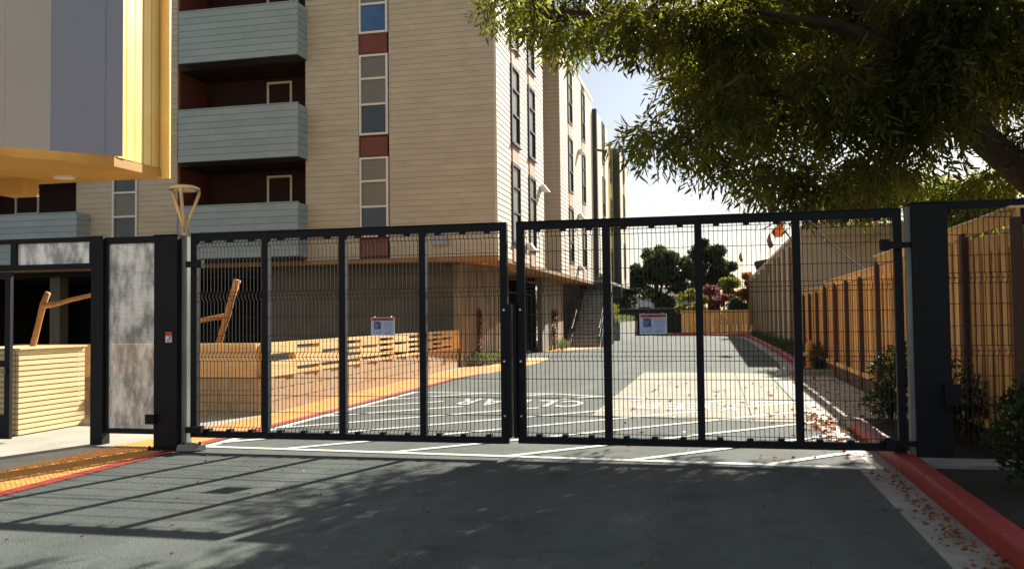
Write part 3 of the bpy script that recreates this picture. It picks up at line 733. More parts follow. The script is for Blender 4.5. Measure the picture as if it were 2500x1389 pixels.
MB().hexa([(-6.03, 9.03, .01), (-5.82, 9.06, .01), (-5.75, 9.24, .01), (-6.0, 9.2, .01), (-6.02, 9.04, .085), (-5.84, 9.07, .075), (-5.77, 9.22, .08), (-5.99, 9.19, .10)]).build("block", M['kerbcon'], cw, bevel=.01)
for x, y in ((-5.97, 9.09), (-5.81, 9.17)): MB().lathe((x, y, .08), [(.016, 0), (.016, .02), (.01, .028)], 7).build("bolt", M['fencepost'], cw)
cr2 = thing("gate_column", "wide dark blue grey column carrying the right gate leaf", "column", (2.02, 9.3, .1))
box(1.885, 2.205, 9.12, 9.42, .10, 2.55).build("shaft", M['steel'], cr2, bevel=.008)
box(1.838, 1.884, 9.18, 9.26, .12, 2.53).build("hinge_post", M['galv'], cr2)
box(1.88, 2.21, 9.115, 9.425, 2.552, 2.565).build("cap", M['steel'], cr2)
box(2.12, 2.26, 9.04, 9.115, .62, .82).build("junction_box", M['steel'], cr2)
fp = thing("mesh_fence_panel", "short wire mesh fence panel between the wide column and cedar fence", "fence", (2.5, 9.3, .1))
box(2.206, 2.86, 9.23, 9.31, 2.50, 2.575).build("top_rail", M['steel'], fp)
box(2.862, 2.95, 9.22, 9.31, .10, 2.58).build("post", M['steel'], fp)
mesh_panel(2.206, 2.862, 9.27, fp, .15, 2.5, .05)

# ------------------------------------------------------------------ pedestrian gate frame
pg = thing("pedestrian_fence_bay", "black steel fence bay with perforated metal infill left of the narrow column", "fence", (-7.6, 9.5, 0))
def sb(x0, x1, z0, z1, y0=9.46, y1=9.54, n="frame_bar", m='steel'): return box(x0, x1, y0, y1, z0, z1).build(n, M[m], pg)
sb(-7.47, -7.30, .004, 2.56, 9.42, 9.56, "post"); sb(-7.30, -6.39, 2.46, 2.54); sb(-7.30, -6.39, .14, .20)
sb(-7.298, -7.27, .20, 2.46); sb(-6.42, -6.392, .20, 2.46)
sb(-8.95, -7.47, 2.50, 2.56); sb(-8.95, -7.47, 2.16, 2.23); sb(-8.68, -8.60, 2.23, 2.50); sb(-7.53, -7.472, 2.23, 2.50)
sb(-9.2, -8.97, .004, 2.58, n="post")
def grid(x0, x1, z0, z1, y, pitch=.016, w=.0088):
    g = MB(); n = int((x1 - x0) / pitch)
    for i in range(n): xx = x0 + (i + .5) * (x1 - x0) / n; g.box(xx - w / 2, xx + w / 2, y, y + .002, z0, z1)
    n = int((z1 - z0) / pitch)
    for i in range(n): zz = z0 + (i + .5) * (z1 - z0) / n; g.box(x0, x1, y - .002, y - .0001, zz - w / 2, zz + w / 2)
    return stuff(g.build("perforated_sheet", M['perf'], pg))
grid(-7.27, -6.42, .20, 2.46, 9.50); grid(-8.60, -7.53, 2.23, 2.50, 9.50, .014, .010)
pd = thing("pedestrian_gate", "black steel pedestrian gate standing ajar with pale push bar", "gate", (-8.95, 9.5, .05))
for a in ((-8.70, -8.62, .05, 2.14),): box(a[0], a[1], 9.40, 9.45, a[2], a[3]).build("stile", M['steel'], pd)
box(-9.4, -8.70, 9.40, 9.45, 2.06, 2.14).build("rail", M['steel'], pd); box(-9.4, -8.70, 9.40, 9.45, .05, .35).build("kick_plate", M['steel'], pd)
box(-9.4, -8.70, 9.40, 9.45, .95, 1.03).build("rail", M['steel'], pd)
box(-9.35, -8.66, 9.33, 9.38, .87, .925).build("push_bar", M['galv'], pd)
# slatted box behind the pedestrian gate
sx = thing("slatted_planter", "pale cedar slatted planter box standing behind the pedestrian gate", "planter", (-9.5, 10.6, 0))
box(-10.0, -9.06, 10.02, 11.2, .01, 1.08).build("box", M['timber'], sx)
for i in range(16): piece("slat", .045, 1.26, .055, M['slat'], sx, -9.045, 9.97, .02 + i * .0705)
for i in range(16): piece("slat", .95, .04, .055, M['slat'], sx, -10.02, 9.975, .02 + i * .0705)
box(-10.05, -8.97, 9.95, 11.25, 1.145, 1.165).build("cap_board", M['slat'], sx)
l2 = thing("bent_log", "peeled bent log leaning over the slatted planter box", "log", (-9.5, 10.8, 1.1))
MB().tube([(-9.56, 10.8, .9), (-9.52, 10.8, 1.14), (-9.42, 10.8, 1.5), (-9.35, 10.8, 1.76), (-9.27, 10.8, 1.93)], [.045, .045, .04, .045, .04], 9).build("stem", M['log'], l2, smooth=True)
MB().tube([(-9.36, 10.8, 1.74), (-9.1, 10.75, 1.76), (-8.8, 10.7, 1.82), (-8.4, 10.65, 1.88)], [.045, .035, .032, .03], 9).build("branch", M['log'], l2, smooth=True)
l1 = thing("bent_log", "peeled forked log rising out of the timber topped planter", "log", (-8.4, 14, .6))
MB().tube([(-8.62, 14, .5), (-8.5, 14, 1.10), (-8.42, 14, 1.35), (-8.33, 14, 1.60), (-8.26, 14, 1.85), (-8.14, 14, 2.21)], [.06, .058, .052, .06, .055, .062], 10).build("stem", M['log'], l1, smooth=True)
MB().tube([(-8.36, 14, 1.57), (-8.6, 14.03, 1.55), (-8.95, 14.0, 1.49), (-9.4, 14, 1.44)], [.06, .045, .042, .04], 10).build("branch", M['log'], l1, smooth=True)

# ------------------------------------------------------------------ block and timber planter
pl = thing("timber_topped_planter", "long tan block planter topped with stacked timber beams behind the gate", "planter", (-7.5, 18, 0))
def side_x(y): return -6.98 - (y - 12.75) * (.55 / 12.9)
YE = 25.6
MB().prism([(side_x(12.8) - .04, 12.80), (side_x(YE) - .04, YE), (-9.5, YE), (-11.5, 12.80)], 0, .58).build("block_core", M['mortar'], pl)
for r in range(3):
    y = 12.76 + (.2 if r % 2 else 0); z = r * .195
    if r % 2: piece('block', .20, .15, .188, M['block'], pl, side_x(12.76) - .36, 12.755 + .003, z)
    if r % 2: piece("block", .15, .185, .188, M['block'], pl, side_x(12.76) - .15, 12.76, z)
    while y < YE - .1:
        L = min(.392, YE - y); piece("block", .15, L, .188, M['block'], pl, side_x(y) - .15, y + .004, z); y += .4
    x = side_x(12.76) - .16 - (.2 if r % 2 else 0)
    while x > -11.5: piece("block", .392, .15, .188, M['block'], pl, x - .392, 12.755 + .003, z); x -= .4
TH = .0585
for r in range(9):
    z = .586 + r * (TH + .0025)
    # front: full run of beams
    for (a, b) in ((-9.3, side_x(12.8) - .1), (-11.6, -9.306)):
        piece("beam", b - a, .14, TH, M['timber'], pl, a, 12.735 + .005 * (r % 2), z)
    y = 12.88; i = 0; BAY = 1.08
    while y < YE - .05:
        L = min(BAY, YE - y)
        opening = (r in (7, 5, 3, 1) and i % 2 == 1 and i > 2) or (r in (5, 4) and i == 0) or (r in (7, 1) and i == 1) or (r in (5, 1) and i % 2 == 0 and i > 0)
        if y + L > YE - .2: opening = False
        if opening: piece("spacer", .12, .10, TH, M['timber'], pl, side_x(y) - .125, y, z)
        else: piece("beam", .14, L - .004, TH, M['timber'], pl, side_x(y) - .13, y, z)
        y += L; i += 1
MB().prism([(side_x(13) - .45, 13.1), (side_x(YE) - .45, YE), (-9.5, YE), (-11.4, 13.1)], .585, .95).build("planting_soil", M['mulch'], pl)

# ------------------------------------------------------------------ post-top lamp
lp = thing("post_top_lamp", "cream post top lamp with open tripod head above the gate column", "lamp post", (-9.84, 15, 0))
LX, LY = -9.84, 15.0
MB().tube([(LX, LY, 0), (LX, LY, 3.5)], .05, 12).build("pole", M['lamp'], lp, smooth=True)
MB().lathe((LX, LY, 3.97), [(.285, .035), (.29, .055), (.27, .085), (.18, .12), (.05, .135)], 28).build("canopy", M['lamp'], lp, smooth=True)
MB().lathe((LX, LY, 3.985), [(.20, 0), (.20, .02)], 20).build("lamp_panel", M['winframe'], lp)
for k_ in range(3):
    an = math.radians(-70 + 120 * k_); dx, dy = math.cos(an), math.sin(an)
    MB().tube([(LX + dx * .27, LY + dy * .27, 4.03), (LX + dx * .275, LY + dy * .275, 3.95), (LX + dx * .18, LY + dy * .18, 3.68), (LX + dx * .07, LY + dy * .07, 3.42), (LX + dx * .045, LY + dy * .045, 3.2)], [.025, .03, .032, .03, .02], 8).build("arm", M['lamp'], lp, smooth=True)

# ------------------------------------------------------------------ warning signs on the gate
def warning(lab, x0, x1, z0, z1, grp, yy=9.19):
    s = thing("warning_sign", lab, "sign", ((x0 + x1) / 2, yy, z0), None)
    w, h = x1 - x0, z1 - z0
    def P(a): return x0 + a * w
    def Q(b): return z0 + b * h
    box(x0, x1, yy, yy + .004, z0, z1).build("plate", M['signborder'], s)
    e = .0012
    box(P(.025), P(.975), yy - e, yy - .0002, Q(.03), Q(.80)).build("panel", M['signwhite'], s)
    box(P(.03), P(.97), yy - e, yy - .0002, Q(.82), Q(.97)).build("red_band", M['signred'], s)
    text_mesh("WARNING", M['signink'], "lettering", s, P(.28), P(.82), yy - 2 * e, Q(.845), Q(.945), bold=.02)
    tri = MB(); tri.v = [(P(.15), yy - 2 * e, Q(.845)), (P(.23), yy - 2 * e, Q(.845)), (P(.19), yy - 2 * e, Q(.95))]; tri.f = [(0, 1, 2)]; tri.build("warning_triangle", M['signink'], s)
    box(P(.485), P(.492), yy - 2 * e, yy - e - .0002, Q(.30), Q(.79)).build("divider", M['signtext'], s)
    box(P(.06), P(.94), yy - 2 * e, yy - e - .0002, Q(.27), Q(.278)).build("divider", M['signtext'], s)
    # pictogram: gate panel crushing a figure against a post
    box(P(.15), P(.32), yy - 2 * e, yy - e - .0002, Q(.36), Q(.76)).build("gate_symbol", M['signblue'], s)
    pic = MB()
    for (a, b, c, d) in ((.135, .33, .345, .365), (.135, .33, .76, .785), (.135, .15, .345, .785), (.385, .42, .34, .79), (.06, .10, .56, .58)): pic.box(P(a), P(b), yy - 2.6 * e, yy - 2 * e - .0002, Q(c), Q(d))
    pic.tube([(P(.34), yy - 3 * e, Q(.69)), (P(.36), yy - 3 * e, Q(.58)), (P(.345), yy - 3 * e, Q(.47)), (P(.30), yy - 3 * e, Q(.37))], .006, 5)
    pic.tube([(P(.36), yy - 3 * e, Q(.5)), (P(.385), yy - 3 * e, Q(.37))], .005, 5); pic.tube([(P(.35), yy - 3 * e, Q(.66)), (P(.27), yy - 3 * e, Q(.70)), (P(.21), yy - 3 * e, Q(.72))], .004, 5)
    pic.lathe((P(.345), yy - 3 * e, Q(.73)), [(.002, -.008), (.009, 0), (.002, .008)], 8)
    pic.build("figure_symbol", M['signink'], s)
    for i, t in enumerate(("Moving Gate Can", "Cause Serious", "Injury or Death")): text_mesh(t, M['signink'], "lettering", s, P(.55), P(.93), yy - 2 * e, Q(.715 - i * .085), Q(.77 - i * .085), bold=.01)
    fine = MB()
    for i, (a, b) in enumerate(((.55, .9), (.57, .92), (.55, .84), (.6, .9), (.55, .9))): fine.box(P(a), P(b), yy - 2 * e, yy - e - .0002, Q(.50 - i * .042), Q(.512 - i * .042))
    for (a, b, c) in ((.28, .46, .215), (.22, .46, .16), (.1, .44, .10), (.62, .86, .20), (.55, .9, .14), (.6, .84, .08)): fine.box(P(a), P(b), yy - 2 * e, yy - e - .0002, Q(c), Q(c + .02))
    fine.build("fine_print", M['signtext'], s)
    ring = MB(); ring.tube([(P(.11) + .018 * w * 2 * math.cos(q * .7854), yy - 2 * e, Q(.18) + .045 * h * math.sin(q * .7854)) for q in range(9)], .0012, 4); ring.build("ring_symbol", M['signtext'], s)
    for a in (.14, .85): MB().tube([(P(a), yy - .002, Q(1.0) - .004), (P(a), yy + .0, Q(1.03)), (P(a), yy + .03, Q(1.04))], .0035, 5).build("wire_tie", M['screw'], s)
    return s
warning("white gate warning sign with red band hung on the left gate leaf", -3.705, -3.43, 1.315, 1.515, None)
w2 = warning("white gate warning sign with red band hung on the right gate leaf", -.745, -.465, 1.31, 1.52, None)
box(-.765, -.455, 9.197, 9.203, 1.295, 1.50).build("backing_board", M['steel'], w2)  # slightly larger dark plate, offset behind the right sign

# ------------------------------------------------------------------ cedar fence on the right
fe = thing("cedar_fence", "orange cedar board fence with dark posts running along the right side", "fence", (2.85, 20, 0))
FXX = 2.85
posts = [9.15, 10.95, 12.75, 14.55, 16.45, 18.25, 20.13, 21.95, 23.85, 25.72, 27.6, 29.35]
def ftop(y): return 2.50 if y < 16.6 else (2.32 if y < 24.0 else 2.22)
for y in posts:
    piece("post", .075, .11, ftop(y) - .13, M['fencepost'], fe, FXX - .08, y - .05, .02)
for a, b in zip(posts[:-1], posts[1:]):
    zt = ftop((a + b) / 2)
    piece("top_rail", .03, b - a - .004, .13, M['fencewood'], fe, FXX - .035, a, zt - .15)
    piece("cap_board", .13, b - a - .002, .022, M['slat'], fe, FXX - .095, a, zt - .02)
    piece("kick_board", .04, b - a - .12, .24, M['kickboard'], fe, FXX - .055, a + .062, .03)
    piece("bottom_rail", .05, b - a - .12, .085, M['fencewood'], fe, FXX - .06, a + .062, .272)
    n = 12; s = (b - a) / n; rr = random.Random(int(a * 10))
    for i in range(n):
        wd = s * rr.uniform(.62, .9)
        piece("picket", .018, round(wd, 2), zt - .15 - .30, M['fencewood'], fe, FXX + (.0 if i % 2 else .022) + rr.uniform(0, .004), a + i * s, .27)
bk_ = box(FXX + .045, FXX + .06, 9.1, 29.4, .02, 2.15); bk_.build("backing_boards", M['fencewood'], fe)

# ------------------------------------------------------------------ tan commercial building at right
cb = thing("commercial_building", "low tan stucco building behind the cedar fence with ribbed side wall", "building", (5, 50, 0))
BX = 3.12
box(BX + .03, 18, 33.0, 34.0, 0, 4.58).build("front_wall", M['tanwall'], cb)
box(BX + .03, 18, 34.0, 88, 0, 4.45).build("side_mass", M['tanlight'], cb)
box(BX - .02, 18.1, 32.94, 33.1, 4.28, 4.66).build("parapet_band", M['tanwall'], cb)
box(BX - .04, BX + .3, 33.12, 88, 4.46, 4.60).build("roof_edge", M['tanlight'], cb)
y = 34.2; i = 0
while y < 84:
    piece("wall_rib", .13, .22, 4.3 - (i % 2) * .12, M['tanrib'], cb, BX - .10, y, .05); y += 3.1; i += 1
y = 33.6
while y < 60: piece("seam", .02, .03, 4.4, M['tanrib'], cb, BX + .012, y, .03); y += .775
for i in range(34):
    t_ = MB().tube([(3.3 + i * .27, 33.2, 4.70), (3.3 + i * .27, 33.9, 4.86)], .055, 7); t_.build("roof_tile", M['redtile'], cb)
box(3.3, 12.6, 33.25, 33.95, 4.58, 4.66).build("tile_ledge", M['redtile'], cb)
MB().lathe((3.95, 32.9, 4.08), [(.05, 0), (.08, .03), (.05, .1)], 10).build("camera_dome", M['winframe'], cb)
MB().hexa([(4.6, 60, 4.5), (7.5, 60, 4.5), (7.5, 64, 4.5), (4.6, 64, 4.5), (5.2, 60, 6.2), (7.0, 60, 6.2), (7.0, 64, 6.2), (5.2, 64, 6.2)]).build("roof_dormer", M['roofdark'], cb)
MB().hexa([(3.0, 62, 4.62), (3.9, 62, 4.62), (3.9, 64, 4.62), (3.0, 64, 4.62), (2.85, 61.8, 5.1), (4.0, 61.8, 5.3), (4.0, 64.2, 5.3), (2.85, 64.2, 5.1)]).build("roof_turret", M['roofdark'], cb)
sf = thing("shade_sail", "pale blue canopy frame rising above the tan building parapet", "canopy", (6.2, 35, 4.6))
MB().tube([(5.5, 35, 4.62), (6.6, 35, 5.5)], .05, 6).tube([(6.6, 35, 5.5), (8.5, 35, 5.0)], .05, 6).build("frame", M['signwhite'], sf)
MB().prism([(6.1, 34.9), (8.5, 34.9), (8.5, 36), (6.1, 36)], 4.70, 4.76).build("panel", M['signwhite'], sf)
def flagpole(x, y, z0, ztop, kind, lab):
    f = thing("flag", lab, "flag", (x, y, z0))
    MB().tube([(x, y, z0), (x + .1, y, ztop)], .012, 5).build("pole", M['cable'], f)
    if kind == 'o':
        mb = MB(); n0 = []
        pts = [(x - .45, ztop - .50), (x - .40, ztop - .38), (x - .1, ztop - .1), (x + .08, ztop), (x + .10, ztop - .45), (x + .02, ztop - .68), (x - .25, ztop - .70)]
        mb.v = [(p[0], y - .02, p[1]) for p in pts] + [(p[0], y + .05, p[1]) for p in pts]; k = len(pts)
        mb.f = [tuple(range(k)), tuple(range(2 * k - 1, k - 1, -1))] + [(i, (i + 1) % k, (i + 1) % k + k, i + k) for i in range(k)]
        mb.build("cloth", M['flag'], f)
    else:
        MB().tube([(x + .1, y, ztop), (x + .06, y - .02, ztop - .3), (x + .14, y - .03, ztop - .55), (x + .16, y, ztop - .62)], [.04, .11, .12, .03], 7).build("cloth", M['cloth'], f, smooth=True)
flagpole(2.98, 40, 4.4, 5.55, 'o', "small orange flag fluttering above the ribbed tan wall"); flagpole(2.38, 40, 3.2, 5.02, 'c', "furled brown cloth on a thin pole above the ribbed tan wall")
flagpole(1.75, 60, .1, 5.6, 'c', "small furled reddish cloth on a slender pole beside the far end of the tan wall")
cbl = MB()
P0, P1 = Vector((1.85, 20, 3.75)), Vector((4.4, 20, 1.9))
pts = [P0.lerp(P1, t / 14) - Vector((0, 0, .35 * math.sin(math.pi * t / 14))) for t in range(15)]
tag(cbl.tube(pts, .011, 5).build("slack_cable", M['cable']), "slack dark cable dropping from upper left across the cedar fence top", "cable")
ch = MB(); q = [(3.55 + 2.3 * t / 22, 32.8, 4.42 - .6 * math.sin(math.pi * t / 22)) for t in range(23)]
ch.tube(q, .006, 4)
for p in q[::1]: ch.lathe((p[0], p[1], p[2] - .03), [(.008, 0), (.016, .015), (.008, .03)], 5)
tag(ch.build("string_lights", M['cable']), "drooping string of small dark bulbs against the tan front wall", "string lights")

# ------------------------------------------------------------------ hydrants
def hydrant(x, y, lab):
    h = thing("fire_hydrant", lab, "fire hydrant", (x, y, .08), "yellow fire hydrants")
    MB().lathe((x, y, .05), [(.15, 0), (.15, .06), (.105, .08), (.105, .42), (.125, .44), (.125, .47), (.115, .49), (.12, .60), (.10, .67), (.05, .71), (.03, .72), (.03, .76), (.012, .77)], 18).build("barrel", M['hydrant'], h, smooth=False)
    for sx_, rr in ((-1, .055), (1, .055)): MB().tube([(x + sx_ * .09, y, .44), (x + sx_ * .19, y, .44)], rr, 10).build("outlet", M['hydrant'], h)
    MB().tube([(x, y - .09, .40), (x, y - .20, .40)], .08, 12).build("pumper_outlet", M['hydrant'], h)
    MB().tube([(x - .06, y - .12, .48), (x - .14, y - .16, .40)], .05, 8).build("outlet_cap", M['hcap'], h)
hydrant(2.46, 24.35, "yellow fire hydrant on the kerbed island by the fence end")
hydrant(2.45, 59.5, "distant yellow fire hydrant at the far kerb corner")

# ------------------------------------------------------------------ plants along the edges
def shrub(name, lab, cat, x, y, z0, blobs, per, m, ll=.06, lw=.03, grp=None, stems=5, up=.2):
    t = thing(name, lab, cat, (x, y, z0), grp)
    s = MB()
    for i in range(stems):
        b = random.choice(blobs); s.tube([(x + random.uniform(-.05, .05), y + random.uniform(-.05, .05), z0), (x + (b[0]) * .5, y + b[1] * .5, z0 + b[2] * .5), (x + b[0], y + b[1], z0 + b[2])], [.012, .009, .004], 5)
    s.build("stem", M['bark'], t)
    f = clumps([(x + a, y + b, z0 + c, r, r, rz, w) for (a, b, c, r, rz, w) in blobs], per, m, "foliage", t, ll, lw, up=up); f['kind'] = 'stuff'
    return t
shrub("shrub", "dark leafy shrub in the mulch bed behind the right gate leaf", "shrub", 2.2, 12.1, .1, [(0, 0, .65, .26, .3, 1), (.12, .1, .4, .3, .3, 1), (-.1, 0, .25, .22, .2, .7), (.2, .3, .75, .25, .25, .8)], 520, M['leafshrub'], grp=None)
shrub("shrub", "dark shrub behind the mesh panel in front of a fence post", "shrub", 2.55, 10.5, .1, [(0, 0, .5, .3, .35, 1), (.15, .1, .3, .3, .3, 1), (-.15, .2, .3, .25, .25, 1)], 520, M['leafshrub'])
shrub("shrub", "large near dark bush at the right edge past the column", "shrub", 2.55, 7.9, .1, [(0, 0, .45, .38, .42, 1.4), (.3, .2, .55, .38, .38, 1.2), (.1, -.3, .3, .35, .3, 1)], 1300, M['leafshrub'])
YY = [(2.55, 25.6, .75, "upright dark shrub just behind the nearer hydrant"), (2.65, 24.3, .75, "taller upright dark shrub right of the nearer hydrant"),
      (2.7, 30.2, .55, ""), (2.75, 32.3, .6, ""), (2.75, 34.8, .55, ""), (2.72, 37.2, .6, ""), (2.75, 40, .5, ""), (2.7, 43, .55, ""), (2.7, 46.5, .6, ""), (2.68, 50, .5, ""), (2.6, 54, .6, ""), (2.5, 57.5, .5, "")]
for i, (x, y, h, lab) in enumerate(YY):
    shrub("hedge_shrub", lab or "%s low dark shrub from the cedar fence end along the ribbed tan wall" % ("first second third fourth fifth sixth seventh eighth ninth tenth".split()[i - 2]), "shrub", x, y, .08, [(0, 0, h * .5, .2, h * .42, 1), (.05, .25, h * .35, .22, h * .3, .8), (0, -.3, h * .3, .25, h * .3, .8)], 300 if y < 36 else 160, M['leafdark'], .07, .035, grp="low shrubs along the tan wall" if not lab else "upright shrubs by the hydrant")
gc = [(2.72, 29 + i * 1.1, .16, .3, .6, .16, .5) for i in range(28)]
tag(stuff(clumps(gc, 160, M['leafdark'], "ground_cover", None, .07, .035)), "dark low ground cover filling the bed along the ribbed tan wall", "ground cover")
# left foot-of-wall planting
shrub("climbing_vine", "thin reddish vine climbing the near concrete wall", "vine", -7.22, 26.9, .02, [(0, 0, .3, .14, .3, 1), (.0, 0, .85, .10, .35, .9), (0, .0, 1.35, .10, .3, .8), (-.02, 0, 1.6, .12, .15, .7)], 260, M['leafvine'], .06, .03)
shrub("climbing_vine", "thin reddish vine climbing the far concrete wall near the stair", "vine", -6.95, 38.9, .02, [(0, 0, .5, .12, .4, 1), (.02, 0, 1.1, .12, .4, .9), (0, .0, 1.55, .14, .25, .9)], 260, M['leafvine'], .08, .04)
GSP = [(-7.05, 26.6, .45, "sage green shrub at the foot of the near concrete wall beside the vine"), (-6.95, 27.5, .40, "small sage shrub between the near vine and the meeting stiles"), (-6.75, 28.5, .5, "small sage shrub at the corner of the near concrete wall"), (-6.65, 39.0, .6, "pale sage shrub at the foot of the vine near the stair")]
for x, y, h, lab in GSP:
    shrub("sage_shrub", lab, "shrub", x, y, .02, [(0, 0, h * .45, .26, h * .45, 1), (.1, .3, h * .35, .24, h * .35, .8), (-.1, -.3, h * .3, .24, h * .3, .8)], 330, M['leafsage'], .06, .024, up=.6)
# stucco planter further down and its plants
p2 = thing("stucco_planter", "long pale stucco planter box past the stair with green plants", "planter", (-6.1, 60, 0))
MB().prism([(-5.56, 54), (-5.9, 72), (-7.2, 72), (-6.6, 54)], 0, 1.10).build("wall", M['kerbcon'], p2)
MB().prism([(-5.64, 54.1), (-5.98, 71.9), (-7.1, 71.9), (-6.5, 54.1)], 1.08, 1.12).build("soil", M['mulch'], p2)
tag(stuff(clumps([(-5.95 - i * .018, 54.5 + i * 1.0, 1.22, .3, .5, .2, .5) for i in range(17)], 150, M['leafsage'], "planter_grass", None, .25, .03, up=1.2)), "green grass growing on top of the stucco planter", "grass")
for x, y in ((-6.0, 54.6), (-6.2, 56.5)):
    shrub("tall_plant", "upright yellow green plant in the stucco planter %s" % ("nearest the stair" if y < 55 else "behind the first one"), "plant", x, y, 1.12, [(0, 0, .6, .25, .6, 1)], 260, M['leafyellow'], .2, .03, up=1)

# ------------------------------------------------------------------ far fences, far building
ff = thing("far_board_fence", "short cedar board fence closing the end of the driveway", "fence", (0, 68, 0))
x = -2.35
while x < 2.6: piece("board", .21, .03, 1.74, M['fencewood'], ff, x, 68.05, .1); x += .225
box(-2.4, 2.62, 68.0, 68.04, 1.72, 1.86).build("top_rail", M['fencewood'], ff); box(-2.4, 2.62, 68.0, 68.04, .08, .22).build("bottom_rail", M['fencewood'], ff)
wf = thing("windscreen_fence", "dark screened chain link fence at the end of the driveway", "fence", (-6, 74, 0))
box(-14, -2.4, 74, 74.03, .05, 2.05).build("screen", M['screenfence'], wf); MB().tube([(-14, 73.97, 2.08), (-2.4, 73.97, 2.08)], .03, 6).build("top_rail", M['galv'], wf)
for i in range(5): MB().tube([(-13.5 + i * 2.75, 73.96, 0), (-13.5 + i * 2.75, 73.96, 2.1)], .035, 6).build("post", M['galv'], wf)
wl = thing("far_house", "pale white building glimpsed under the dark trees", "building", (-9, 112, 0))
box(-22, -2, 112, 118, 0, 3.9).build("wall", M['farwhite'], wl); MB().prism_x([(111.4, 3.9), (115, 5.2), (118.6, 3.9)], -22.5, -1.5).build("roof", M['roofdark'], wl)
for i in range(5): box(-20 + i * 3.6, -18.4 + i * 3.6, 111.95, 112.0, 1.2, 2.6).build("window", M['glass'], wl)

# ------------------------------------------------------------------ far trees
def tree(name, lab, x, y, h, blobs, per, m, ll, lw, grp=None, tr=.25):
    t = thing(name, lab, "tree", (x, y, 0), grp)
    s = MB(); s.tube([(x, y, -.05), (x + .1, y, h * .3), (x, y, h * .6)], [tr, tr * .75, tr * .4], 8)
    for b in blobs[:6]: s.tube([(x + .05, y, h * .32), ((x + b[0]) / 2 + .05, (y + b[1]) / 2, h * .32 + (b[2] - h * .32) * .5), (b[0], b[1], b[2])], [tr * .45, tr * .3, tr * .12], 6)
    s.build("trunk", M['bark'], t)
    f = clumps(blobs, per, m, "crown", t, ll, lw); f['kind'] = 'stuff'
    return t
def crown(cx, cy, cz, R, Rz, n, r, seed):
    q = random.Random(seed); out = []
    for i in range(n):
        a, b, rr = q.uniform(0, 6.28), q.uniform(-1, 1), q.uniform(.45, .95)
        c_ = math.sqrt(1 - b * b); s = r * q.uniform(.7, 1.25)
        out.append((cx + R * rr * c_ * math.cos(a), cy + R * .8 * rr * c_ * math.sin(a), cz + Rz * rr * b, s, s, s * .85, 1))
    return out
tree("dark_tree", "broad dark evergreen tree filling the gap beside the far end of the building", -4.9, 78, 8, crown(-4.6, 78, 4.9, 2.7, 2.9, 46, .62, 1) + crown(-8, 79, 3.8, 1.6, 1.6, 16, .55, 21), 420, M['leafdark'], .28, .13, tr=.3)
tree("dark_tree", "rounder dark tree right of the broad one with a jagged top", -.4, 82, 8.5, crown(-.6, 82, 6.1, 2.0, 2.4, 34, .52, 2) + crown(1.0, 82, 5.2, 1.1, 1.2, 10, .4, 22), 380, M['leafdark'], .28, .13, tr=.25)
tree("plum_tree", "small plum red leaved tree behind the far board fence", .3, 73, 4, crown(.3, 73, 2.9, 1.5, 1.0, 13, .34, 3), 260, M['leafpink'], .2, .1, tr=.1)
tree("orange_tree", "autumn orange tree beside the far end of the tan wall", 2.3, 80, 5, crown(2.4, 80, 4.0, 1.4, 1.6, 15, .4, 4), 260, M['leaforange'], .22, .11, tr=.12)
tree("yellow_tree", "yellow green tree behind the far board fence near the windscreen fence", -1.8, 71, 3.5, crown(-1.7, 71, 2.4, 1.3, 1.1, 13, .36, 5), 260, M['leafyellow'], .2, .1, tr=.1)
tree("yellow_tree", "small yellow green tree between the plum and orange trees", 1.4, 77, 4.5, crown(1.3, 77, 4.0, .8, .7, 6, .4, 6), 400, M['leafyellow'], .2, .1, tr=.08)
tree("green_tree", "low dark green bush tree behind the far board fence by the tan wall", 1.9, 71, 3, crown(1.9, 71, 2.1, .8, .6, 6, .4, 7), 400, M['leafdark'], .2, .1, tr=.08)
tree("dark_tree", "dark rounded tree behind the tan building parapet", 7.5, 52, 7.5, crown(6.9, 52, 6.7, 2.3, 1.2, 14, .75, 8), 700, M['leafdark'], .22, .1, tr=.2)
for i, (hx, hy) in enumerate(((-30, 150), (10, 160), (-60, 170), (45, 150))):
    pass
far = [(-70 + i * 7, 150 + 10 * math.sin(i * 1.7), 1.2 + 1.2 * math.sin(i * 2.3), 5, 4, 3.0, 1) for i in range(24)]
tag(stuff(clumps(far, 500, M['leafdark'], "far_treeline", None, .9, .5)), "low distant line of trees on the horizon", "treeline")

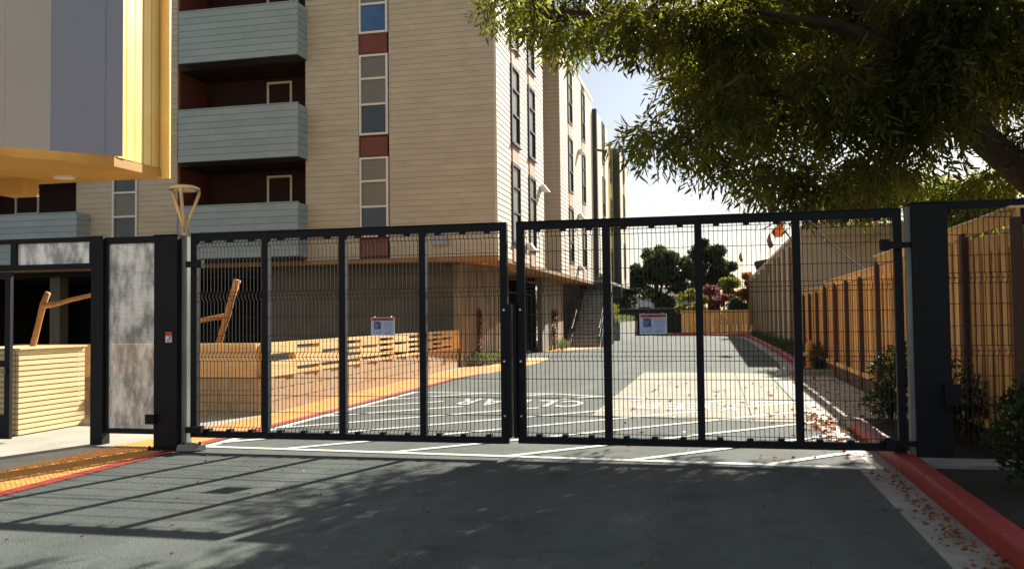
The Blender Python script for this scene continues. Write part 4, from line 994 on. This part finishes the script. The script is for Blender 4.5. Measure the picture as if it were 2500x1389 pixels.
# ------------------------------------------------------------------ the big overhanging tree
bt = thing("overhanging_tree", "large leafy tree overhanging the driveway from the upper right", "tree", (4.9, 11.6, 0))
tk = MB()
tk.tube([(4.9, 11.6, -.1), (4.8, 11.5, 1.2), (4.35, 11.2, 2.2), (3.62, 11.0, 2.92), (3.12, 11.0, 3.42), (2.66, 11.0, 4.0), (2.2, 11.1, 4.75), (1.6, 11.3, 5.6)], [.30, .25, .21, .18, .165, .15, .12, .09], 12)
tk.tube([(4.5, 11.55, 2.1), (4.6, 12.2, 3.6), (4.3, 13.0, 5.2), (3.8, 13.8, 6.8)], [.18, .15, .11, .06], 10)
tk.build("trunk", M['bark'], bt, smooth=True)
lim = MB()
LB = [[(2.6, 11.2, 4.6), (1.3, 11.0, 5.0), (0, 10.9, 5.15), (-1.3, 10.8, 5.25), (-2.3, 10.8, 5.4)], [(3.2, 11.25, 3.75), (2.3, 11.6, 4.0), (1.4, 12.0, 4.1), (.6, 12.2, 4.0)],
      [(3.0, 11.25, 4.0), (2.3, 10.6, 4.4), (1.4, 10.2, 4.7), (.4, 10.1, 4.9)], [(1.9, 11.3, 5.6), (.8, 11.9, 6.3), (-.6, 12.4, 6.6)],
      [(4.3, 13.0, 5.2), (3.0, 13.6, 5.9), (1.4, 14.2, 6.3), (0, 14.6, 6.6)], [(3.75, 11.4, 3.1), (3.6, 10.7, 3.9), (3.3, 10.0, 4.8)], [(2.3, 10.6, 4.4), (1.0, 11.3, 4.2), (.2, 11.5, 4.4), (-.25, 11.5, 4.55)]]
for l in LB: lim.tube(l, [.09 - .07 * i / (len(l) - 1) for i in range(len(l))], 7)
lim.build("limb", M['bark'], bt, smooth=True)
def blob(px, py, Y, rpx, w=1.0, flat=.75):
    a, b = px - 1250, 694.5 - py
    r = _dir(a * cr + b * sr, -a * sr + b * cr, FPX); t = Y / r.y
    R = rpx * Y / FPX
    return (r.x * t, Y, CAM_H + r.z * t, R, R * 1.1, R * flat, w * (rpx / 60) ** 2)
TB = []
q = random.Random(5)
# pads of foliage that make the visible underside (position on the crown, distance)
pads = [(1235, 45, 60), (1330, 60, 70), (1300, 110, 45), (1385, 130, 50), (1430, 60, 75), (1470, 110, 50), (1540, 70, 55), (1560, 40, 80), (1620, 110, 60), (1640, 225, 38), (1570, 330, 38), (1600, 350, 36), (1545, 350, 32),
        (1680, 60, 80), (1740, 230, 62), (1730, 390, 55), (1760, 300, 80), (1790, 140, 60), (1800, 60, 90), (1830, 460, 40), (1870, 300, 90), (1890, 440, 60), (1910, 40, 90),
        (1925, 490, 34), (1980, 290, 90), (2000, 470, 42), (2020, 190, 70), (2020, 40, 95), (2090, 280, 90), (2110, 440, 50), (2120, 150, 95), (2130, 30, 95), (2150, 380, 50), (1960, 420, 50), (1830, 420, 48), (2050, 430, 46), (1650, 320, 28), (1700, 350, 30), (2260, 390, 40), (2200, 430, 30), (2440, 300, 36), (2200, 280, 85), (2230, 160, 95),
        (2240, 30, 95), (2280, 300, 70), (2330, 170, 90), (2340, 40, 95), (2440, 180, 90), (2460, 50, 95), (2400, 460, 45), (2540, 150, 110), (2560, 350, 90)]
for px, py, rp in pads:
    Yd = 10.3 + q.uniform(-.6, 1.8) + max(0, (px - 1500)) * .0006
    TB.append(blob(px + (16 if px < 1660 else 6), py - (52 if px < 1480 else 20 if px < 1660 else 30), Yd, rp * (.8 if px < 1480 else .9)))
upper = []
for i in range(34):      # the crown above the frame that casts the shade
    a, rr = q.uniform(0, 6.28), q.uniform(.1, 1) ** .5
    x, y, z = 1.9 + 4.6 * rr * math.cos(a), 12.6 + 3.9 * rr * math.sin(a), 6.9 + q.uniform(-.9, 1.9) - .6 * rr
    if x - .467 * z > -3.1 or y - 1.48 * z < 2.5: upper.append((x, y, z, .95, .95, .7, 1.9))
for i in range(19):      # far crown pads behind the near boughs, added to extend the ground shadow
    z = q.uniform(5.0, 6.8)
    upper.append((q.uniform(-.1, 5.2), q.uniform(14.2, 16.6) + (z - 5) * .6, z, .9, .9, .6, 1.5))
for i in range(30):      # unseen outer crown, added above the frame to block skylight on the foreground
    y = q.uniform(2.0, 9.5)
    upper.append((q.uniform(.2, 7.0), y, q.uniform(5.6, 8.2) + .1 * max(0, y - 6), .95, .95, .6, 1.6))
f1 = sprays(TB, 84, M['leafmain'], "crown", bt, leaves=9, ll=.14, lw=.030, spray=.36, inner=.15); f1['kind'] = 'stuff'
f2 = sprays(upper, 92, M['leafmain'], "crown", bt, leaves=8, ll=.17, lw=.045, spray=.4, inner=.2); f2['kind'] = 'stuff'
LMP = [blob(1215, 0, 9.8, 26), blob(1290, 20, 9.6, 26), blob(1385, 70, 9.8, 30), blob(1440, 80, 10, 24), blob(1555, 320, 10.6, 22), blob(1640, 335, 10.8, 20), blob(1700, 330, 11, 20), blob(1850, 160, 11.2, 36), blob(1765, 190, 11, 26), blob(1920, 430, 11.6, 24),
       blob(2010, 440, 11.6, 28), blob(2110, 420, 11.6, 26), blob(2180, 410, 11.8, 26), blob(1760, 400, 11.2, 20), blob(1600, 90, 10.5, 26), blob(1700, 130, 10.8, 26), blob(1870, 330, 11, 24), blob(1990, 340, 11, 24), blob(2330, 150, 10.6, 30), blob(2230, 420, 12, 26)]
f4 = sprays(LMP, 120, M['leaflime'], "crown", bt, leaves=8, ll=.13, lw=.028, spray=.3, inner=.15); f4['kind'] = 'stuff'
lt = thing("lime_tree", "sunlit lime green leaved tree behind the overhanging one above the gate", "tree", (7.0, 31, 0))
MB().tube([(7.0, 31, 0), (6.9, 31, 2), (6.6, 31, 4), (6.4, 31, 5.6)], [.14, .11, .08, .04], 8).build("trunk", M['bark'], lt)
LBb = [blob(2080, 470, 31, 45), blob(2040, 495, 31.5, 35), blob(2140, 480, 31, 50), (blob(2110, 430, 31.5, 50)), blob(2180, 450, 31, 45), blob(2260, 460, 31, 50), blob(2350, 470, 31, 45), blob(2420, 450, 31, 60), blob(2340, 520, 31, 40), blob(2390, 500, 31.5, 50)]
f3 = sprays(LBb, 230, M['leaflime'], "crown", lt, leaves=8, ll=.2, lw=.07, spray=.45, inner=.15); f3['kind'] = 'stuff'

# ------------------------------------------------------------------ fallen leaves
n = 520
px_ = np.concatenate([rng.normal(1.48, .16, 300), rng.uniform(1.7, 2.7, 130), rng.uniform(-1.5, 1.5, 90)])
py_ = np.concatenate([rng.normal(12.2, 1.1, 300), rng.uniform(12.8, 22, 130), rng.uniform(9.5, 20, 90)])
P = np.stack([px_, py_, np.full(n, .022)], 1); P[:, 2] += rng.random(n) * .012
an = rng.random(n) * 6.28; A = unit(np.stack([np.cos(an), np.sin(an), rng.normal(0, .12, n)], 1))
lv = leaf_mesh("fallen_leaves", P, A, .05 + .05 * rng.random(n), .02 + .02 * rng.random(n), M['leafdry'])
tag(stuff(lv), "dry orange fallen leaves drifted along the right gutter and apron", "leaves")
n = 90
P = np.stack([rng.uniform(-5.5, 1.4, n), rng.uniform(4.5, 9.0, n), np.full(n, .008)], 1); P[:, 2] += rng.random(n) * .006
an = rng.random(n) * 6.28; A = unit(np.stack([np.cos(an), np.sin(an), rng.normal(0, .1, n)], 1))
tag(stuff(leaf_mesh("loose_leaves", P, A, .02 + .03 * rng.random(n), .01 + .01 * rng.random(n), M['leafdry'])), "sparse dry leaf bits scattered over the asphalt before the gate", "leaves")
n = 260
P = np.stack([1.55 + rng.normal(0, .07, n), rng.uniform(5.0, 9.0, n), np.full(n, .02)], 1); P[:, 2] += rng.random(n) * .02
an = rng.random(n) * 6.28; A = unit(np.stack([np.cos(an), np.sin(an), rng.normal(0, .2, n)], 1))
tag(stuff(leaf_mesh("leaf_litter", P, A, .03 + .03 * rng.random(n), .012 + .012 * rng.random(n), M['leafdry'])), "brown leaf litter gathered at the foot of the near red kerb", "leaves")
